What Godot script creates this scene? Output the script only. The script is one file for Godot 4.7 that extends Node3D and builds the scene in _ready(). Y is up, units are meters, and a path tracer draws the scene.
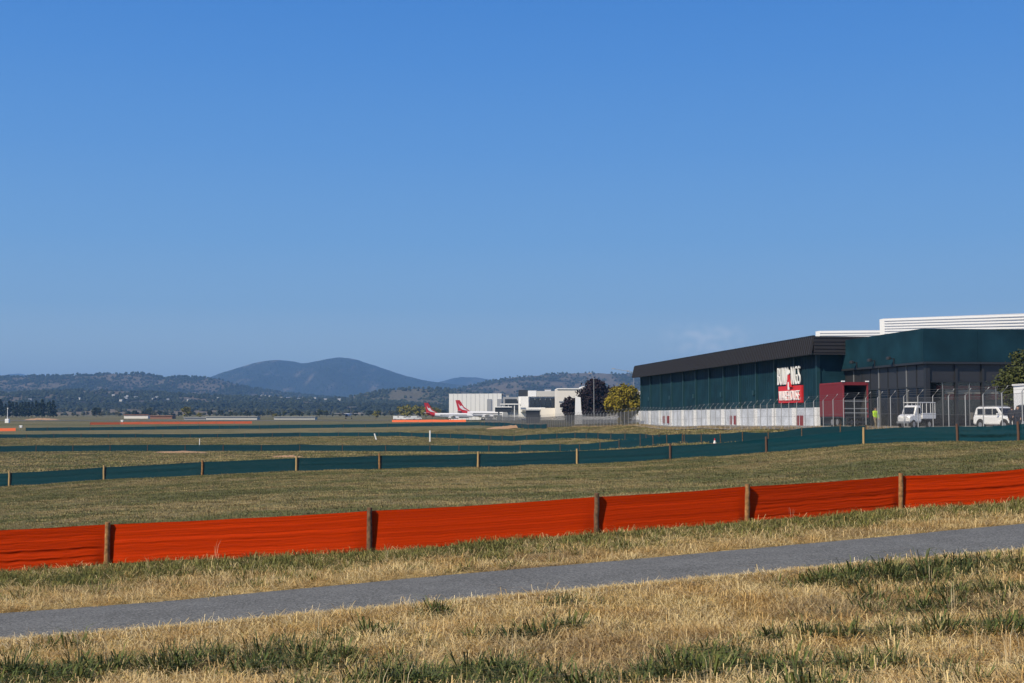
extends Node3D

const F := 1250.0
const EYE := 2.735
const TILT := 0.06033
const DEN := 1.00182

var M := {}
var counts := {}
var noise := FastNoiseLite.new()
var noise2 := FastNoiseLite.new()
var rng := RandomNumberGenerator.new()


# ---------------------------------------------------------------- mesh builder
class MB:
	var v := PackedVector3Array()
	var n := PackedVector3Array()
	var u := PackedVector2Array()
	var c := PackedColorArray()
	var tint := Color(1, 1, 1)
	var colored := false

	func tri(a: Vector3, b: Vector3, d: Vector3) -> void:
		var nn := (d - a).cross(b - a).normalized()
		v.append(a); v.append(b); v.append(d)
		n.append(nn); n.append(nn); n.append(nn)
		u.append(Vector2(a.x + a.z, a.y)); u.append(Vector2(b.x + b.z, b.y)); u.append(Vector2(d.x + d.z, d.y))
		c.append(tint); c.append(tint); c.append(tint)

	func tri_n(a: Vector3, b: Vector3, d: Vector3, na: Vector3, nb: Vector3, nd: Vector3) -> void:
		v.append(a); v.append(b); v.append(d)
		n.append(na); n.append(nb); n.append(nd)
		u.append(Vector2(a.x + a.z, a.y)); u.append(Vector2(b.x + b.z, b.y)); u.append(Vector2(d.x + d.z, d.y))
		c.append(tint); c.append(tint); c.append(tint)

	# corners clockwise as seen from the front
	func quad(a: Vector3, b: Vector3, d: Vector3, e: Vector3) -> void:
		tri(a, b, d); tri(a, d, e)

	func hexa(p: Array) -> void:
		# p: four bottom corners (counter-clockwise from above), then four top corners
		quad(p[4], p[7], p[6], p[5])
		quad(p[0], p[1], p[2], p[3])
		for i in 4:
			var j := (i + 1) % 4
			quad(p[i], p[i + 4], p[j + 4], p[j])

	func box(at: Vector3, s: Vector3, b := Basis.IDENTITY) -> void:
		var h := s * 0.5
		var p := []
		for y in [-1, 1]:
			for q in [[-1, 1], [1, 1], [1, -1], [-1, -1]]:
				p.append(at + b * Vector3(q[0] * h.x, y * h.y, q[1] * h.z))
		hexa(p)

	# box with its long edges along x, y, z chamfered at the vertical corners and the top
	func soft_box(at: Vector3, s: Vector3, k: float, b := Basis.IDENTITY) -> void:
		var h := s * 0.5
		var rows := [[-h.y, 0.0], [h.y - k, 0.0], [h.y, k]]
		var prev := []
		for r in rows:
			var ring := []
			var w: float = h.x - r[1]
			var d: float = h.z - r[1]
			for q in [[-w + k, d], [w - k, d], [w, d - k], [w, -d + k], [w - k, -d], [-w + k, -d], [-w, -d + k], [-w, d - k]]:
				ring.append(at + b * Vector3(q[0], r[0], q[1]))
			if prev:
				for i in 8:
					var j := (i + 1) % 8
					quad(prev[i], ring[i], ring[j], prev[j])
			prev = ring
		for i in range(1, 7):
			tri(prev[0], prev[i + 1], prev[i])

	func tube(pts: Array, rad: Array, sides := 6, cap := true) -> void:
		var rings := []
		var norms := []
		for i in pts.size():
			var d: Vector3 = (pts[mini(i + 1, pts.size() - 1)] - pts[maxi(i - 1, 0)]).normalized()
			var side := d.cross(Vector3.UP if absf(d.y) < 0.9 else Vector3.RIGHT).normalized()
			var up := side.cross(d).normalized()
			var ring := []
			var nr := []
			for k in sides:
				var a := TAU * k / sides
				var o := side * cos(a) + up * sin(a)
				ring.append(pts[i] + o * rad[i])
				nr.append(o)
			rings.append(ring)
			norms.append(nr)
		for i in pts.size() - 1:
			for k in sides:
				var j := (k + 1) % sides
				tri_n(rings[i][k], rings[i][j], rings[i + 1][j], norms[i][k], norms[i][j], norms[i + 1][j])
				tri_n(rings[i][k], rings[i + 1][j], rings[i + 1][k], norms[i][k], norms[i + 1][j], norms[i + 1][k])
		if cap:
			var e := pts.size() - 1
			for k in range(1, sides - 1):
				tri(rings[e][0], rings[e][k], rings[e][k + 1])
				tri(rings[0][0], rings[0][k + 1], rings[0][k])

	# a polygon (in a plane given by basis x, y) pushed along basis z, both ways by half the depth
	func plate(poly: Array, depth: float, t: Transform3D) -> void:
		var flat := PackedVector2Array(poly)
		var ids := Geometry2D.triangulate_polygon(flat)
		var f := []
		var r := []
		for p in poly:
			f.append(t * Vector3(p.x, p.y, depth * 0.5))
			r.append(t * Vector3(p.x, p.y, -depth * 0.5))
		for i in range(0, ids.size(), 3):
			var a: Vector3 = f[ids[i]]
			var b: Vector3 = f[ids[i + 1]]
			var d: Vector3 = f[ids[i + 2]]
			if (d - a).cross(b - a).dot(t.basis.z) > 0:
				tri(a, b, d); tri(r[ids[i]], r[ids[i + 2]], r[ids[i + 1]])
			else:
				tri(a, d, b); tri(r[ids[i]], r[ids[i + 1]], r[ids[i + 2]])
		var ccw := not Geometry2D.is_polygon_clockwise(flat)
		for i in poly.size():
			var j := (i + 1) % poly.size()
			if ccw:
				quad(f[i], f[j], r[j], r[i])
			else:
				quad(f[j], f[i], r[i], r[j])

	func mesh() -> ArrayMesh:
		var a := []
		a.resize(Mesh.ARRAY_MAX)
		a[Mesh.ARRAY_VERTEX] = v
		a[Mesh.ARRAY_NORMAL] = n
		a[Mesh.ARRAY_TEX_UV] = u
		if colored:
			a[Mesh.ARRAY_COLOR] = c
		var m := ArrayMesh.new()
		m.add_surface_from_arrays(Mesh.PRIMITIVE_TRIANGLES, a)
		return m


# ---------------------------------------------------------------- scene helpers
func numbered(called: String) -> String:
	var k: int = counts.get(called, 0)
	counts[called] = k + 1
	return called if k == 0 else "%s_%03d" % [called, k]


func thing(called: String, label: String, category: String, at := Vector3.ZERO, group := "", basis_ := Basis.IDENTITY) -> Node3D:
	var o := Node3D.new()
	o.name = numbered(called)
	add_child(o)
	o.transform = Transform3D(basis_, at)
	o.set_meta("label", label)
	o.set_meta("category", category)
	if group != "":
		o.set_meta("group", group)
	return o


func part(called: String, b, m: Material, parent: Node3D, at := Vector3.ZERO) -> MeshInstance3D:
	var o := MeshInstance3D.new()
	o.name = called
	o.mesh = b.mesh() if b is MB else b
	o.material_override = m
	parent.add_child(o, true)
	o.position = at
	return o


func structure(called: String, mesh: Mesh, m: Material) -> MeshInstance3D:
	var o := MeshInstance3D.new()
	o.name = numbered(called)
	o.mesh = mesh
	o.material_override = m
	add_child(o)
	o.set_meta("kind", "structure")
	return o


func copy(src: Node3D, at: Vector3, turn: float, label := "", s := 1.0) -> Node3D:
	var c: Node3D = src.duplicate()
	var plain := String(src.name)
	if plain.length() > 4 and plain[-4] == "_" and plain.substr(plain.length() - 3).is_valid_int():
		plain = plain.substr(0, plain.length() - 4)
	c.name = numbered(plain)
	add_child(c)
	c.transform = Transform3D(Basis(Vector3.UP, turn).scaled(Vector3.ONE * s), at)
	if label != "":
		c.set_meta("label", label)
	return c


func lin(r: float, g: float, b: float) -> Color:
	return Color(r, g, b).linear_to_srgb()


func mat(called: String, col: Color, rough := 0.8, metal := 0.0, spec := 0.5) -> StandardMaterial3D:
	var m := StandardMaterial3D.new()
	m.resource_name = called
	m.albedo_color = col
	m.roughness = rough
	m.metallic = metal
	m.metallic_specular = spec
	M[called] = m
	return m


func grain(m: StandardMaterial3D, lo: float, hi: float, freq: float, scale_: float, seed_: int, bump := 0.0, size := 256) -> void:
	# stains and grain of the material itself, in world space
	var nz := FastNoiseLite.new()
	nz.seed = seed_
	nz.frequency = freq
	nz.fractal_octaves = 5
	var t := NoiseTexture2D.new()
	t.width = size
	t.height = size
	t.seamless = true
	t.noise = nz
	var g := Gradient.new()
	g.set_color(0, Color(lo, lo, lo))
	g.set_color(1, Color(hi, hi, hi))
	t.color_ramp = g
	m.albedo_texture = t
	m.uv1_triplanar = true
	m.uv1_world_triplanar = true
	m.uv1_scale = Vector3.ONE * scale_
	if bump > 0.0:
		m.heightmap_enabled = true
		m.heightmap_texture = t
		m.heightmap_scale = bump


# ---------------------------------------------------------------- the lie of the land
func ray(px: float, py: float) -> Vector2:      # sideways and upward slope of the line of sight through a point of the photograph
	var v := (py - 341.5) / F
	var den := cos(TILT) + v * sin(TILT)
	return Vector2((px - 512.0) / F / den, (-v * cos(TILT) + sin(TILT)) / den)


func sx(px: float, z: float) -> float:
	return (px - 512.0) / F / DEN * z


func on_plane(px: float, py: float) -> Vector2:   # metres right and metres ahead on the gently tilted verge
	var r := ray(px, py)
	var z := -EYE / (r.y - 0.0476 * r.x)
	return Vector2(r.x * z, z)


const COLS := [-400.0, 0.0, 256.0, 512.0, 576.0, 640.0, 704.0, 768.0, 832.0, 896.0, 1024.0, 1424.0]
const ROWS := [
	[31.0],
	[45.0, -4.6, -3.75, -3.2, -2.87, -2.8, -2.7, -2.6, -2.45, -2.25, -2.05, -1.7, -0.8],
	[64.0, -5.2, -4.2, -3.4, -3.05, -2.92, -2.75, -2.55, -2.25, -1.9, -1.55, -1.18, 0.0],
	[80.0, -5.6, -4.5, -3.55, -3.14, -3.0, -2.78, -2.5, -2.15, -1.68, -1.3, -1.0, 0.2],
	[98.0, -6.0, -4.8, -3.9, -3.5, -3.25, -2.95, -2.6, -2.1, -1.25, -1.05, -1.0, 0.2],
	[117.0, -6.3, -5.0, -4.3, -3.95, -3.6, -3.1, -2.55, -1.6, -1.05, -1.05, -1.0, 0.2],
	[140.0, -6.6, -5.2, -4.7, -4.5, -4.2, -3.5, -2.1, -1.15, -1.05, -1.05, -1.0, 0.2],
	[165.0, -6.8, -5.4, -5.0, -4.9, -4.6, -3.2, -1.4, -1.15, -1.05, -1.05, -1.0, 0.2],
	[200.0, -7.0, -5.6, -5.35, -5.1, -3.6, -1.9, -1.2, -1.15, -1.1, -1.05, -1.0, 0.2],
	[220.0, -7.0, -5.6, -5.3, -4.6, -3.0, -1.35, -1.2, -1.15, -1.1, -1.05, -1.0, 0.2],
	[250.0, -7.0, -5.6, -5.2, -4.3, -2.3, -1.3, -1.2, -1.15, -1.1, -1.05, -1.0, 0.2],
	[300.0, -7.0, -5.3, -5.0, -3.6, -1.7, -1.3, -1.2, -1.15, -1.1, -1.05, -1.0, 0.2],
	[340.0, -6.6, -5.2, -4.7, -2.6, -1.6, -1.3, -1.2, -1.1, -1.1, -1.05, -1.0, 0.2],
	[410.0, -6.0, -5.0, -3.8, -2.2, -1.5, -1.3, -1.2, -1.1, -1.0, -1.0, -1.0, 0.2],
	[520.0, -4.0, -3.0, -2.8, -2.0, -1.5, -1.2, -1.1, -1.0, -1.0, -1.0, -1.0, 0.2],
	[700.0, -2.0, -1.7, -1.7, -1.5, -1.2, -1.0, -1.0, -1.0, -1.0, -1.0, -1.0, 0.2],
	[900.0, -0.5, -0.5, -0.5, -0.5, -0.5, -0.5, -0.5, -0.5, -0.5, -0.5, -0.5, 0.0],
	[1300.0, 1.5, 1.5, 1.5, 1.5, 1.5, 1.5, 1.5, 1.5, 1.5, 1.5, 1.5, 1.5],
	[2500.0, 9.0, 9.0, 9.0, 9.0, 9.0, 9.0, 9.0, 9.0, 9.0, 9.0, 9.0, 9.0],
	[16000.0, 30.0, 30.0, 30.0, 30.0, 30.0, 30.0, 30.0, 30.0, 30.0, 30.0, 30.0, 30.0],
]


func plane_h(x: float) -> float:
	return -EYE + 0.0476 * clampf(x, -60, 60)


func row_h(r: int, ci: int, x31: float) -> float:
	ci = clampi(ci, 0, COLS.size() - 1)
	if r <= 0:
		return plane_h((COLS[ci] - 512.0) / F * 31.0)
	return ROWS[mini(r, ROWS.size() - 1)][ci + 1]


func cubic(a: float, b: float, c: float, d: float, t: float) -> float:
	return b + 0.5 * t * (c - a + t * (2.0 * a - 5.0 * b + 4.0 * c - d + t * (3.0 * (b - c) + d - a)))


func land(x: float, z: float) -> float:      # height of the ground relative to the eye
	if z <= 31.0:
		var p := plane_h(x)
		return lerpf(-1.62 + 0.02 * x, p, smoothstep(4.0, 13.5, z))
	var px := clampf(512.0 + x / z * F, -399.0, 1423.0)
	var ci := 0
	while COLS[ci + 1] < px:
		ci += 1
	var t: float = (px - COLS[ci]) / (COLS[ci + 1] - COLS[ci])
	var ri := 0
	while ri < ROWS.size() - 2 and ROWS[ri + 1][0] < z:
		ri += 1
	var s := clampf((z - ROWS[ri][0]) / (ROWS[ri + 1][0] - ROWS[ri][0]), 0.0, 1.0)
	var h := []
	for k in range(-1, 3):
		var r := ri + k
		h.append(cubic(row_h(r, ci - 1, x), row_h(r, ci, x), row_h(r, ci + 1, x), row_h(r, ci + 2, x), t))
	return cubic(h[0], h[1], h[2], h[3], s)


func rough_land(x: float, z: float) -> float:
	var k := 0.0
	if z > 9.0 and z < 600.0:
		var off := path_gap(x, z)
		k = clampf(off * 1.5, 0.0, 1.0) * (noise.get_noise_2d(x * 9.0, z * 9.0) * 0.05 + noise.get_noise_2d(x * 2.0, z * 2.0) * 0.07 - 0.01)
	return land(x, z) + k


func pos(x: float, z: float, dy := 0.0) -> Vector3:
	return Vector3(x, EYE + land(x, z) + dy, -z)


func at_px(px: float, z: float, dy := 0.0) -> Vector3:
	return pos(sx(px, z), z, dy)


func height_at(py: float, z: float) -> float:     # world height of what is seen at this level, z metres ahead
	return EYE + ray(512, py).y * z


# asphalt path: far and near edge
var path_far := []
var path_near := []


func edge_z(e: Array, x: float) -> float:
	var i := 0
	while i < e.size() - 2 and e[i + 1].x < x:
		i += 1
	return e[i].y + (e[i + 1].y - e[i].y) * (x - e[i].x) / (e[i + 1].x - e[i].x)


func path_gap(x: float, z: float) -> float:      # metres outside the path, negative inside
	if absf(x) > 60.0:
		return 5.0
	return maxf(z - edge_z(path_far, x), edge_z(path_near, x) - z)


# ---------------------------------------------------------------- light, air, camera
func make_view() -> void:
	var cam := Camera3D.new()
	cam.name = "camera"
	cam.position = Vector3(0, EYE, 0)
	cam.rotation = Vector3(TILT, 0, 0)
	cam.fov = rad_to_deg(2.0 * atan(341.5 / F))
	cam.near = 0.1
	cam.far = 40000.0
	add_child(cam)
	cam.current = true
	var e := Environment.new()
	e.background_mode = Environment.BG_SKY
	e.background_energy_multiplier = 0.91
	e.tonemap_mode = Environment.TONE_MAPPER_LINEAR
	e.tonemap_exposure = 1.12
	e.sdfgi_enabled = true
	e.ssao_enabled = true
	e.ssil_enabled = true
	e.fog_enabled = true
	e.fog_density = 0.000122
	e.fog_light_color = Color(0.56, 0.775, 1.0)
	var sky := Sky.new()
	var sm := PanoramaSkyMaterial.new()
	sm.panorama = ImageTexture.create_from_image(sky_image())
	sky.sky_material = sm
	e.sky = sky
	var w := WorldEnvironment.new()
	w.name = "world_environment"
	w.environment = e
	add_child(w)
	var sun := DirectionalLight3D.new()
	sun.name = "sun"
	add_child(sun)
	var el := deg_to_rad(40.0)
	var to_sun := Vector3(-0.74 * cos(el), sin(el), 0.67 * cos(el))
	sun.look_at_from_position(to_sun * 100.0, Vector3.ZERO)
	sun.light_energy = 1.6
	sun.light_color = Color(1.0, 0.95, 0.85)
	sun.light_angular_distance = 0.55
	sun.shadow_enabled = true


func sky_image() -> Image:
	var stops := [[-90.0, 96, 92, 82], [-3.0, 140, 150, 160], [-0.3, 214, 224, 224], [0.8, 214, 224, 222], [2.5, 178, 203, 220], [5.0, 139, 180, 219], [8.0, 116, 167, 220], [12.0, 96, 153, 218], [16.0, 80, 141, 214], [19.5, 68, 131, 208], [30.0, 50, 108, 191], [50.0, 34, 80, 160], [90.0, 27, 66, 140]]
	var w := 2048
	var h := 1024
	var im := Image.create_empty(w, h, false, Image.FORMAT_RGBF)
	var wisp := FastNoiseLite.new()
	wisp.seed = 5
	wisp.frequency = 0.035
	wisp.fractal_octaves = 5
	for y in h:
		var el := 90.0 - (y + 0.5) / h * 180.0
		var i := 0
		while i < stops.size() - 2 and stops[i + 1][0] < el:
			i += 1
		var t := clampf((el - stops[i][0]) / (stops[i + 1][0] - stops[i][0]), 0.0, 1.0)
		var a := Color8(stops[i][1], stops[i][2], stops[i][3]).srgb_to_linear()
		var b := Color8(stops[i + 1][1], stops[i + 1][2], stops[i + 1][3]).srgb_to_linear()
		var c := a.lerp(b, t)
		for x in w:
			var k := 0.0
			if el > 1.0 and el < 6.0:
				# a few small fair weather wisps low over the horizon
				var az := (x + 0.5) / w * 360.0
				var q := wisp.get_noise_2d(x * 9.0, y * 14.0) * 0.5 + 0.5
				k = smoothstep(0.4, 0.7, q) * 0.32 * smoothstep(2.4, 0.6, absf(az - 8.8)) * smoothstep(0.85, 0.2, absf(el - 3.5))
			im.set_pixel(x, y, c.lerp(Color(1.1, 1.05, 1.05), k))
	return im


# ---------------------------------------------------------------- materials
func make_materials() -> void:
	mat("asphalt", lin(0.302, 0.308, 0.296), 0.95, 0.0, 0.2)
	mat("orange_cloth", lin(0.64, 0.045, 0.002), 0.8, 0.0, 0.15)
	M.orange_cloth.backlight_enabled = true
	M.orange_cloth.backlight = lin(0.12, 0.012, 0.001)
	mat("green_cloth", lin(0.003, 0.047, 0.066), 0.8, 0.0, 0.2)
	M.green_cloth.transparency = BaseMaterial3D.TRANSPARENCY_ALPHA
	M.green_cloth.albedo_color.a = 0.965
	mat("timber", lin(0.56, 0.28, 0.1), 0.9)
	grain(M.timber, 0.45, 1.0, 0.02, 1.3, 3, 0.6)
	mat("dark_timber", lin(0.28, 0.15, 0.075), 0.9)
	grain(M.dark_timber, 0.4, 1.0, 0.02, 1.3, 4, 0.6)
	mat("stake", lin(0.4, 0.27, 0.12), 0.9)
	mat("red_stake", lin(0.11, 0.055, 0.035), 0.9)
	mat("trailer_red", lin(0.15, 0.009, 0.012), 0.6)
	mat("opening_shade", lin(0.03, 0.03, 0.032), 0.9)  # near-black colour that paints the shade inside the open trailer
	mat("white_plastic", lin(0.78, 0.78, 0.76), 0.5)
	mat("teal_sheet", lin(0.010, 0.044, 0.064), 0.65, 0.0, 0.25)
	grain(M.teal_sheet, 0.72, 1.0, 0.012, 0.08, 8)
	mat("teal_trim", lin(0.008, 0.04, 0.05), 0.5)
	mat("fascia_sheet", lin(0.032, 0.031, 0.035), 0.65, 0.0, 0.3)
	mat("precast", lin(0.64, 0.68, 0.76), 0.85)
	grain(M.precast, 0.8, 1.0, 0.012, 0.12, 9)
	mat("white_paint", lin(0.78, 0.78, 0.78), 0.6)
	mat("white_sheet", lin(0.76, 0.75, 0.72), 0.5)
	mat("cream_paint", lin(0.72, 0.68, 0.62), 0.8)
	mat("weathered_white", lin(0.5, 0.49, 0.46), 0.8)
	mat("red_paint", lin(0.55, 0.018, 0.02), 0.5)
	mat("maroon_paint", lin(0.22, 0.02, 0.025), 0.6)
	mat("dark_steel", lin(0.02, 0.022, 0.026), 0.5)
	mat("grey_steel", lin(0.24, 0.25, 0.26), 0.5, 0.3)
	mat("galvanised", lin(0.34, 0.35, 0.36), 0.6, 0.3)
	mat("faded_orange", lin(0.72, 0.13, 0.035), 0.85)
	mat("wire", lin(0.1, 0.103, 0.11), 0.7)
	mat("dark_wire", lin(0.06, 0.062, 0.068), 0.8)
	mat("dark_floor", lin(0.12, 0.12, 0.12), 0.6)
	mat("glass", Color(0.1, 0.11, 0.13, 0.3), 0.05)
	M.glass.transparency = BaseMaterial3D.TRANSPARENCY_ALPHA
	mat("tinted_glass", lin(0.015, 0.018, 0.022), 0.06)
	mat("grey_door", lin(0.028, 0.028, 0.032), 0.4)
	mat("car_white", lin(0.74, 0.74, 0.73), 0.25)
	M.car_white.clearcoat_enabled = true
	mat("car_navy", lin(0.012, 0.018, 0.035), 0.2)
	M.car_navy.clearcoat_enabled = true
	mat("tyre", lin(0.018, 0.018, 0.018), 0.85)
	mat("rim", lin(0.4, 0.4, 0.41), 0.35, 0.6)
	mat("lamp_glass", lin(0.7, 0.7, 0.68), 0.15)
	mat("skin", lin(0.42, 0.24, 0.16), 0.6)
	mat("hivis", lin(0.55, 0.85, 0.03), 0.7)
	mat("navy_cloth", lin(0.012, 0.016, 0.03), 0.85)
	mat("khaki_cloth", lin(0.25, 0.19, 0.11), 0.85)
	mat("hair", lin(0.02, 0.014, 0.01), 0.7)
	mat("bark", lin(0.09, 0.07, 0.055), 0.95)
	mat("concrete", lin(0.36, 0.34, 0.31), 0.9)
	grain(M.concrete, 0.75, 1.0, 0.02, 0.1, 11)
	mat("roof_grey", lin(0.3, 0.31, 0.33), 0.6)
	mat("roof_tile", lin(0.28, 0.13, 0.08), 0.85)
	mat("dirt", lin(0.36, 0.22, 0.12), 0.95)
	mat("runway_grey", lin(0.2, 0.19, 0.18), 0.9)
	for f in [["leaf_purple", 0.022, 0.014, 0.018], ["leaf_yellow", 0.25, 0.2, 0.018], ["leaf_green", 0.062, 0.072, 0.02], ["leaf_pine", 0.018, 0.032, 0.02], ["leaf_grey", 0.1, 0.1, 0.06], ["leaf_lime", 0.2, 0.18, 0.035], ["leaf_dark", 0.025, 0.035, 0.015]]:
		mat(f[0], lin(f[1], f[2], f[3]), 0.7, 0.0, 0.3)
		M[f[0]].vertex_color_use_as_albedo = true
		M[f[0]].backlight_enabled = true
		M[f[0]].backlight = lin(f[1] * 0.5, f[2] * 0.5, f[3] * 0.5)
	var g := mat("blade", Color(1, 1, 1), 0.75, 0.0, 0.25)
	g.vertex_color_use_as_albedo = true
	g.backlight_enabled = true
	g.backlight = lin(0.16, 0.16, 0.1)
	# ground: grain of soil and thatch over the colours of the turf
	var soil := mat("soil", Color(1, 1, 1), 0.95, 0.0, 0.2)
	grain(soil, 0.45, 1.0, 0.035, 0.22, 21, 2.0, 512)
	soil.vertex_color_use_as_albedo = true
	var far := mat("hillside", Color(1, 1, 1), 0.95, 0.0, 0.2)
	grain(far, 0.55, 1.0, 0.05, 0.004, 22, 0.0, 512)
	far.vertex_color_use_as_albedo = true
	var woods := mat("woods", Color(1, 1, 1), 0.9, 0.0, 0.2)
	woods.vertex_color_use_as_albedo = true
	asphalt_texture()
	timber_cloth_texture()


func asphalt_texture() -> void:
	var r := RandomNumberGenerator.new()
	r.seed = 77
	var n := 512
	var im := Image.create_empty(n, n, false, Image.FORMAT_RGB8)
	var nz := FastNoiseLite.new()
	nz.seed = 78
	nz.frequency = 0.012
	nz.fractal_octaves = 4
	for y in n:
		for x in n:
			var k := 0.72 + r.randf_range(-0.2, 0.16) + nz.get_noise_2d(x, y) * 0.06
			if r.randf() < 0.04:
				k += 0.3
			im.set_pixel(x, y, Color(k, k, k * 1.0))
	var t := ImageTexture.create_from_image(im)
	M.asphalt.albedo_texture = t
	M.asphalt.uv1_triplanar = true
	M.asphalt.uv1_world_triplanar = true
	M.asphalt.uv1_scale = Vector3.ONE * 0.11
	M.asphalt.heightmap_enabled = true
	M.asphalt.heightmap_texture = t
	M.asphalt.heightmap_scale = 0.4


func timber_cloth_texture() -> void:
	# woven mesh: fine threads, worn lines along the weave
	var r := RandomNumberGenerator.new()
	r.seed = 12
	for which in ["orange_cloth", "green_cloth"]:
		var im := Image.create_empty(256, 256, false, Image.FORMAT_RGB8)
		var lines := []
		for y in 256:
			lines.append(r.randf_range(0.82, 1.0))
		for y in 256:
			for x in 256:
				var k: float = lines[y] * r.randf_range(0.86, 1.0)
				im.set_pixel(x, y, Color(k, k, k))
		M[which].albedo_texture = ImageTexture.create_from_image(im)
		M[which].uv1_scale = Vector3(0.6, 1.0, 1.0)


# ---------------------------------------------------------------- turf colours
var green_patches := []


func add_patch(px: float, py: float, rx: float, ry: float, amount: float) -> void:
	var c := on_plane(px, py)
	var e := on_plane(px, py - ry)
	green_patches.append([c.x, c.y, rx / F * c.y, maxf(0.2, absf(e.y - c.y)), amount])


func greenness(x: float, z: float) -> float:
	# 0 = dry straw, 1 = green growth
	var g := 0.0
	if z < 31.0:
		var over := z - edge_z(path_far, x)
		var under := edge_z(path_near, x) - z
		var wob := noise.get_noise_2d(x * 6.0, z * 9.0 + 40.0) + 0.8 * noise.get_noise_2d(x * 26.0, z * 30.0 + 40.0)
		if over > -0.5 and z < 31.0:
			var fence_z := edge_z(fence_line, x)
			var share := over / maxf(fence_z - edge_z(path_far, x), 0.5)
			g = smoothstep(0.22, 0.72, share + wob * 0.45) * (0.62 + 0.35 * smoothstep(-0.2, 0.2, noise.get_noise_2d(x * 9.0 + 5.0, z * 9.0)))
			if share > 1.08:
				g = 0.55 + wob * 0.5
		else:
			for p in green_patches:
				var d := Vector2((x - p[0]) / p[2], (z - p[1]) / p[3]).length()
				g = maxf(g, p[4] * smoothstep(1.2, 0.5, d + wob * 1.1) * smoothstep(-0.65, -0.1, noise.get_noise_2d(x * 40.0 + 9.0, z * 46.0)))
			g = maxf(g, smoothstep(0.22, 0.5, noise.get_noise_2d(x * 5.0 + 90.0, z * 11.0)) * 0.75 * smoothstep(0.4, 1.2, under))
			g *= smoothstep(0.25, 0.9, under + wob * 0.3)
	else:
		var a := noise.get_noise_2d(x * 1.1, z * 2.6) + 0.6 * noise.get_noise_2d(x * 4.0 + 7.0, z * 7.0) + 0.3 * noise.get_noise_2d(x * 0.8 + 31.0, z * 4.0) + 0.45 * noise.get_noise_2d(x * 11.0, z * 13.0 + 71.0)
		g = clampf(0.58 + a * 1.05, 0.0, 1.0)
		if z > 75.0:
			g = clampf(g - 0.1 + 0.25 * noise.get_noise_2d(x * 0.3, z * 0.8), 0.0, 1.0)
	return g


func turf(x: float, z: float) -> Color:
	var g := greenness(x, z)
	var dry := Color(0.46, 0.33, 0.135)
	var lush := Color(0.10, 0.105, 0.042)
	if z > 31.0:
		dry = Color(0.36, 0.285, 0.135)
		lush = Color(0.17, 0.168, 0.068)
	var c := dry.lerp(lush, g)
	var brown := smoothstep(0.25, 0.55, noise.get_noise_2d(x * 3.0 - 50.0, z * 5.0 + 33.0))
	c = c.lerp(Color(0.19, 0.125, 0.075), brown * 0.55)
	return c


var fence_line := []


# ---------------------------------------------------------------- ground
func make_ground() -> void:
	var zs := [-80.0, -40.0, -15.0, 0.0, 4.0, 7.0, 9.0]
	var z := 10.0
	while z < 34.0:
		zs.append(z)
		z += 0.22
	while z < 16000.0:
		zs.append(z)
		z *= 1.024
	zs.append(16000.0)
	var cols := 236
	var v := PackedVector3Array()
	var c := PackedColorArray()
	var nrm := PackedVector3Array()
	var idx := PackedInt32Array()
	for zz in zs:
		var w := 60.0 + 0.95 * maxf(zz, 0.0)
		for k in cols + 1:
			var t := 2.0 * k / cols - 1.0
			var x := w * (0.3 * t + 0.7 * t * t * t)
			var h := rough_land(x, zz)
			if zz < 34.0 and path_gap(x, zz) < 0.12:
				h -= 0.05
			v.append(Vector3(x, EYE + h, -zz))
			var col := turf(x, zz)
			if zz > 260.0:
				var far_k := smoothstep(260.0, 500.0, zz)
				var q := noise.get_noise_2d(x * 0.12, zz * 0.4) + 0.6 * noise.get_noise_2d(x * 0.5, zz * 1.5)
				col = col.lerp(Color(0.29, 0.24, 0.12).lerp(Color(0.15, 0.155, 0.065), clampf(0.5 + q, 0, 1)), far_k)
			c.append(col * 1.25)
			var e: float = 0.15 if zz < 60.0 else zz * 0.01
			var hx := rough_land(x + e, zz) - rough_land(x - e, zz)
			var hz := rough_land(x, zz + e) - rough_land(x, zz - e)
			nrm.append(Vector3(-hx, 2.0 * e, hz).normalized())
	for r in zs.size() - 1:
		for k in cols:
			var a := r * (cols + 1) + k
			var b := a + cols + 1
			idx.append_array([a, b, b + 1, a, b + 1, a + 1])
	var arr := []
	arr.resize(Mesh.ARRAY_MAX)
	arr[Mesh.ARRAY_VERTEX] = v
	arr[Mesh.ARRAY_NORMAL] = nrm
	arr[Mesh.ARRAY_COLOR] = c
	arr[Mesh.ARRAY_INDEX] = idx
	var m := ArrayMesh.new()
	m.add_surface_from_arrays(Mesh.PRIMITIVE_TRIANGLES, arr)
	structure("ground", m, M.soil)


func make_path() -> void:
	var b := MB.new()
	var prev := []
	var x := -34.0
	while x < 34.0:
		var zn := edge_z(path_near, x) + noise.get_noise_2d(x * 40.0, 3.0) * 0.04 + noise.get_noise_2d(x * 12.0, 9.0) * 0.03
		var zf := edge_z(path_far, x) + noise.get_noise_2d(x * 40.0, 70.0) * 0.04 + noise.get_noise_2d(x * 12.0, 80.0) * 0.03
		var row := []
		row.append(pos(x, zn - 0.06, -0.08))
		for k in 7:
			var t := k / 6.0
			var zz := lerpf(zn, zf, t)
			row.append(pos(x, zz, 0.012 + 0.03 * (1.0 - pow(2.0 * t - 1.0, 2.0))))
		row.append(pos(x, zf + 0.06, -0.08))
		if prev:
			for k in row.size() - 1:
				b.quad(prev[k], prev[k + 1], row[k + 1], row[k])
		prev = row
		x += 0.2
	structure("asphalt_path", b.mesh(), M.asphalt)


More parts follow.
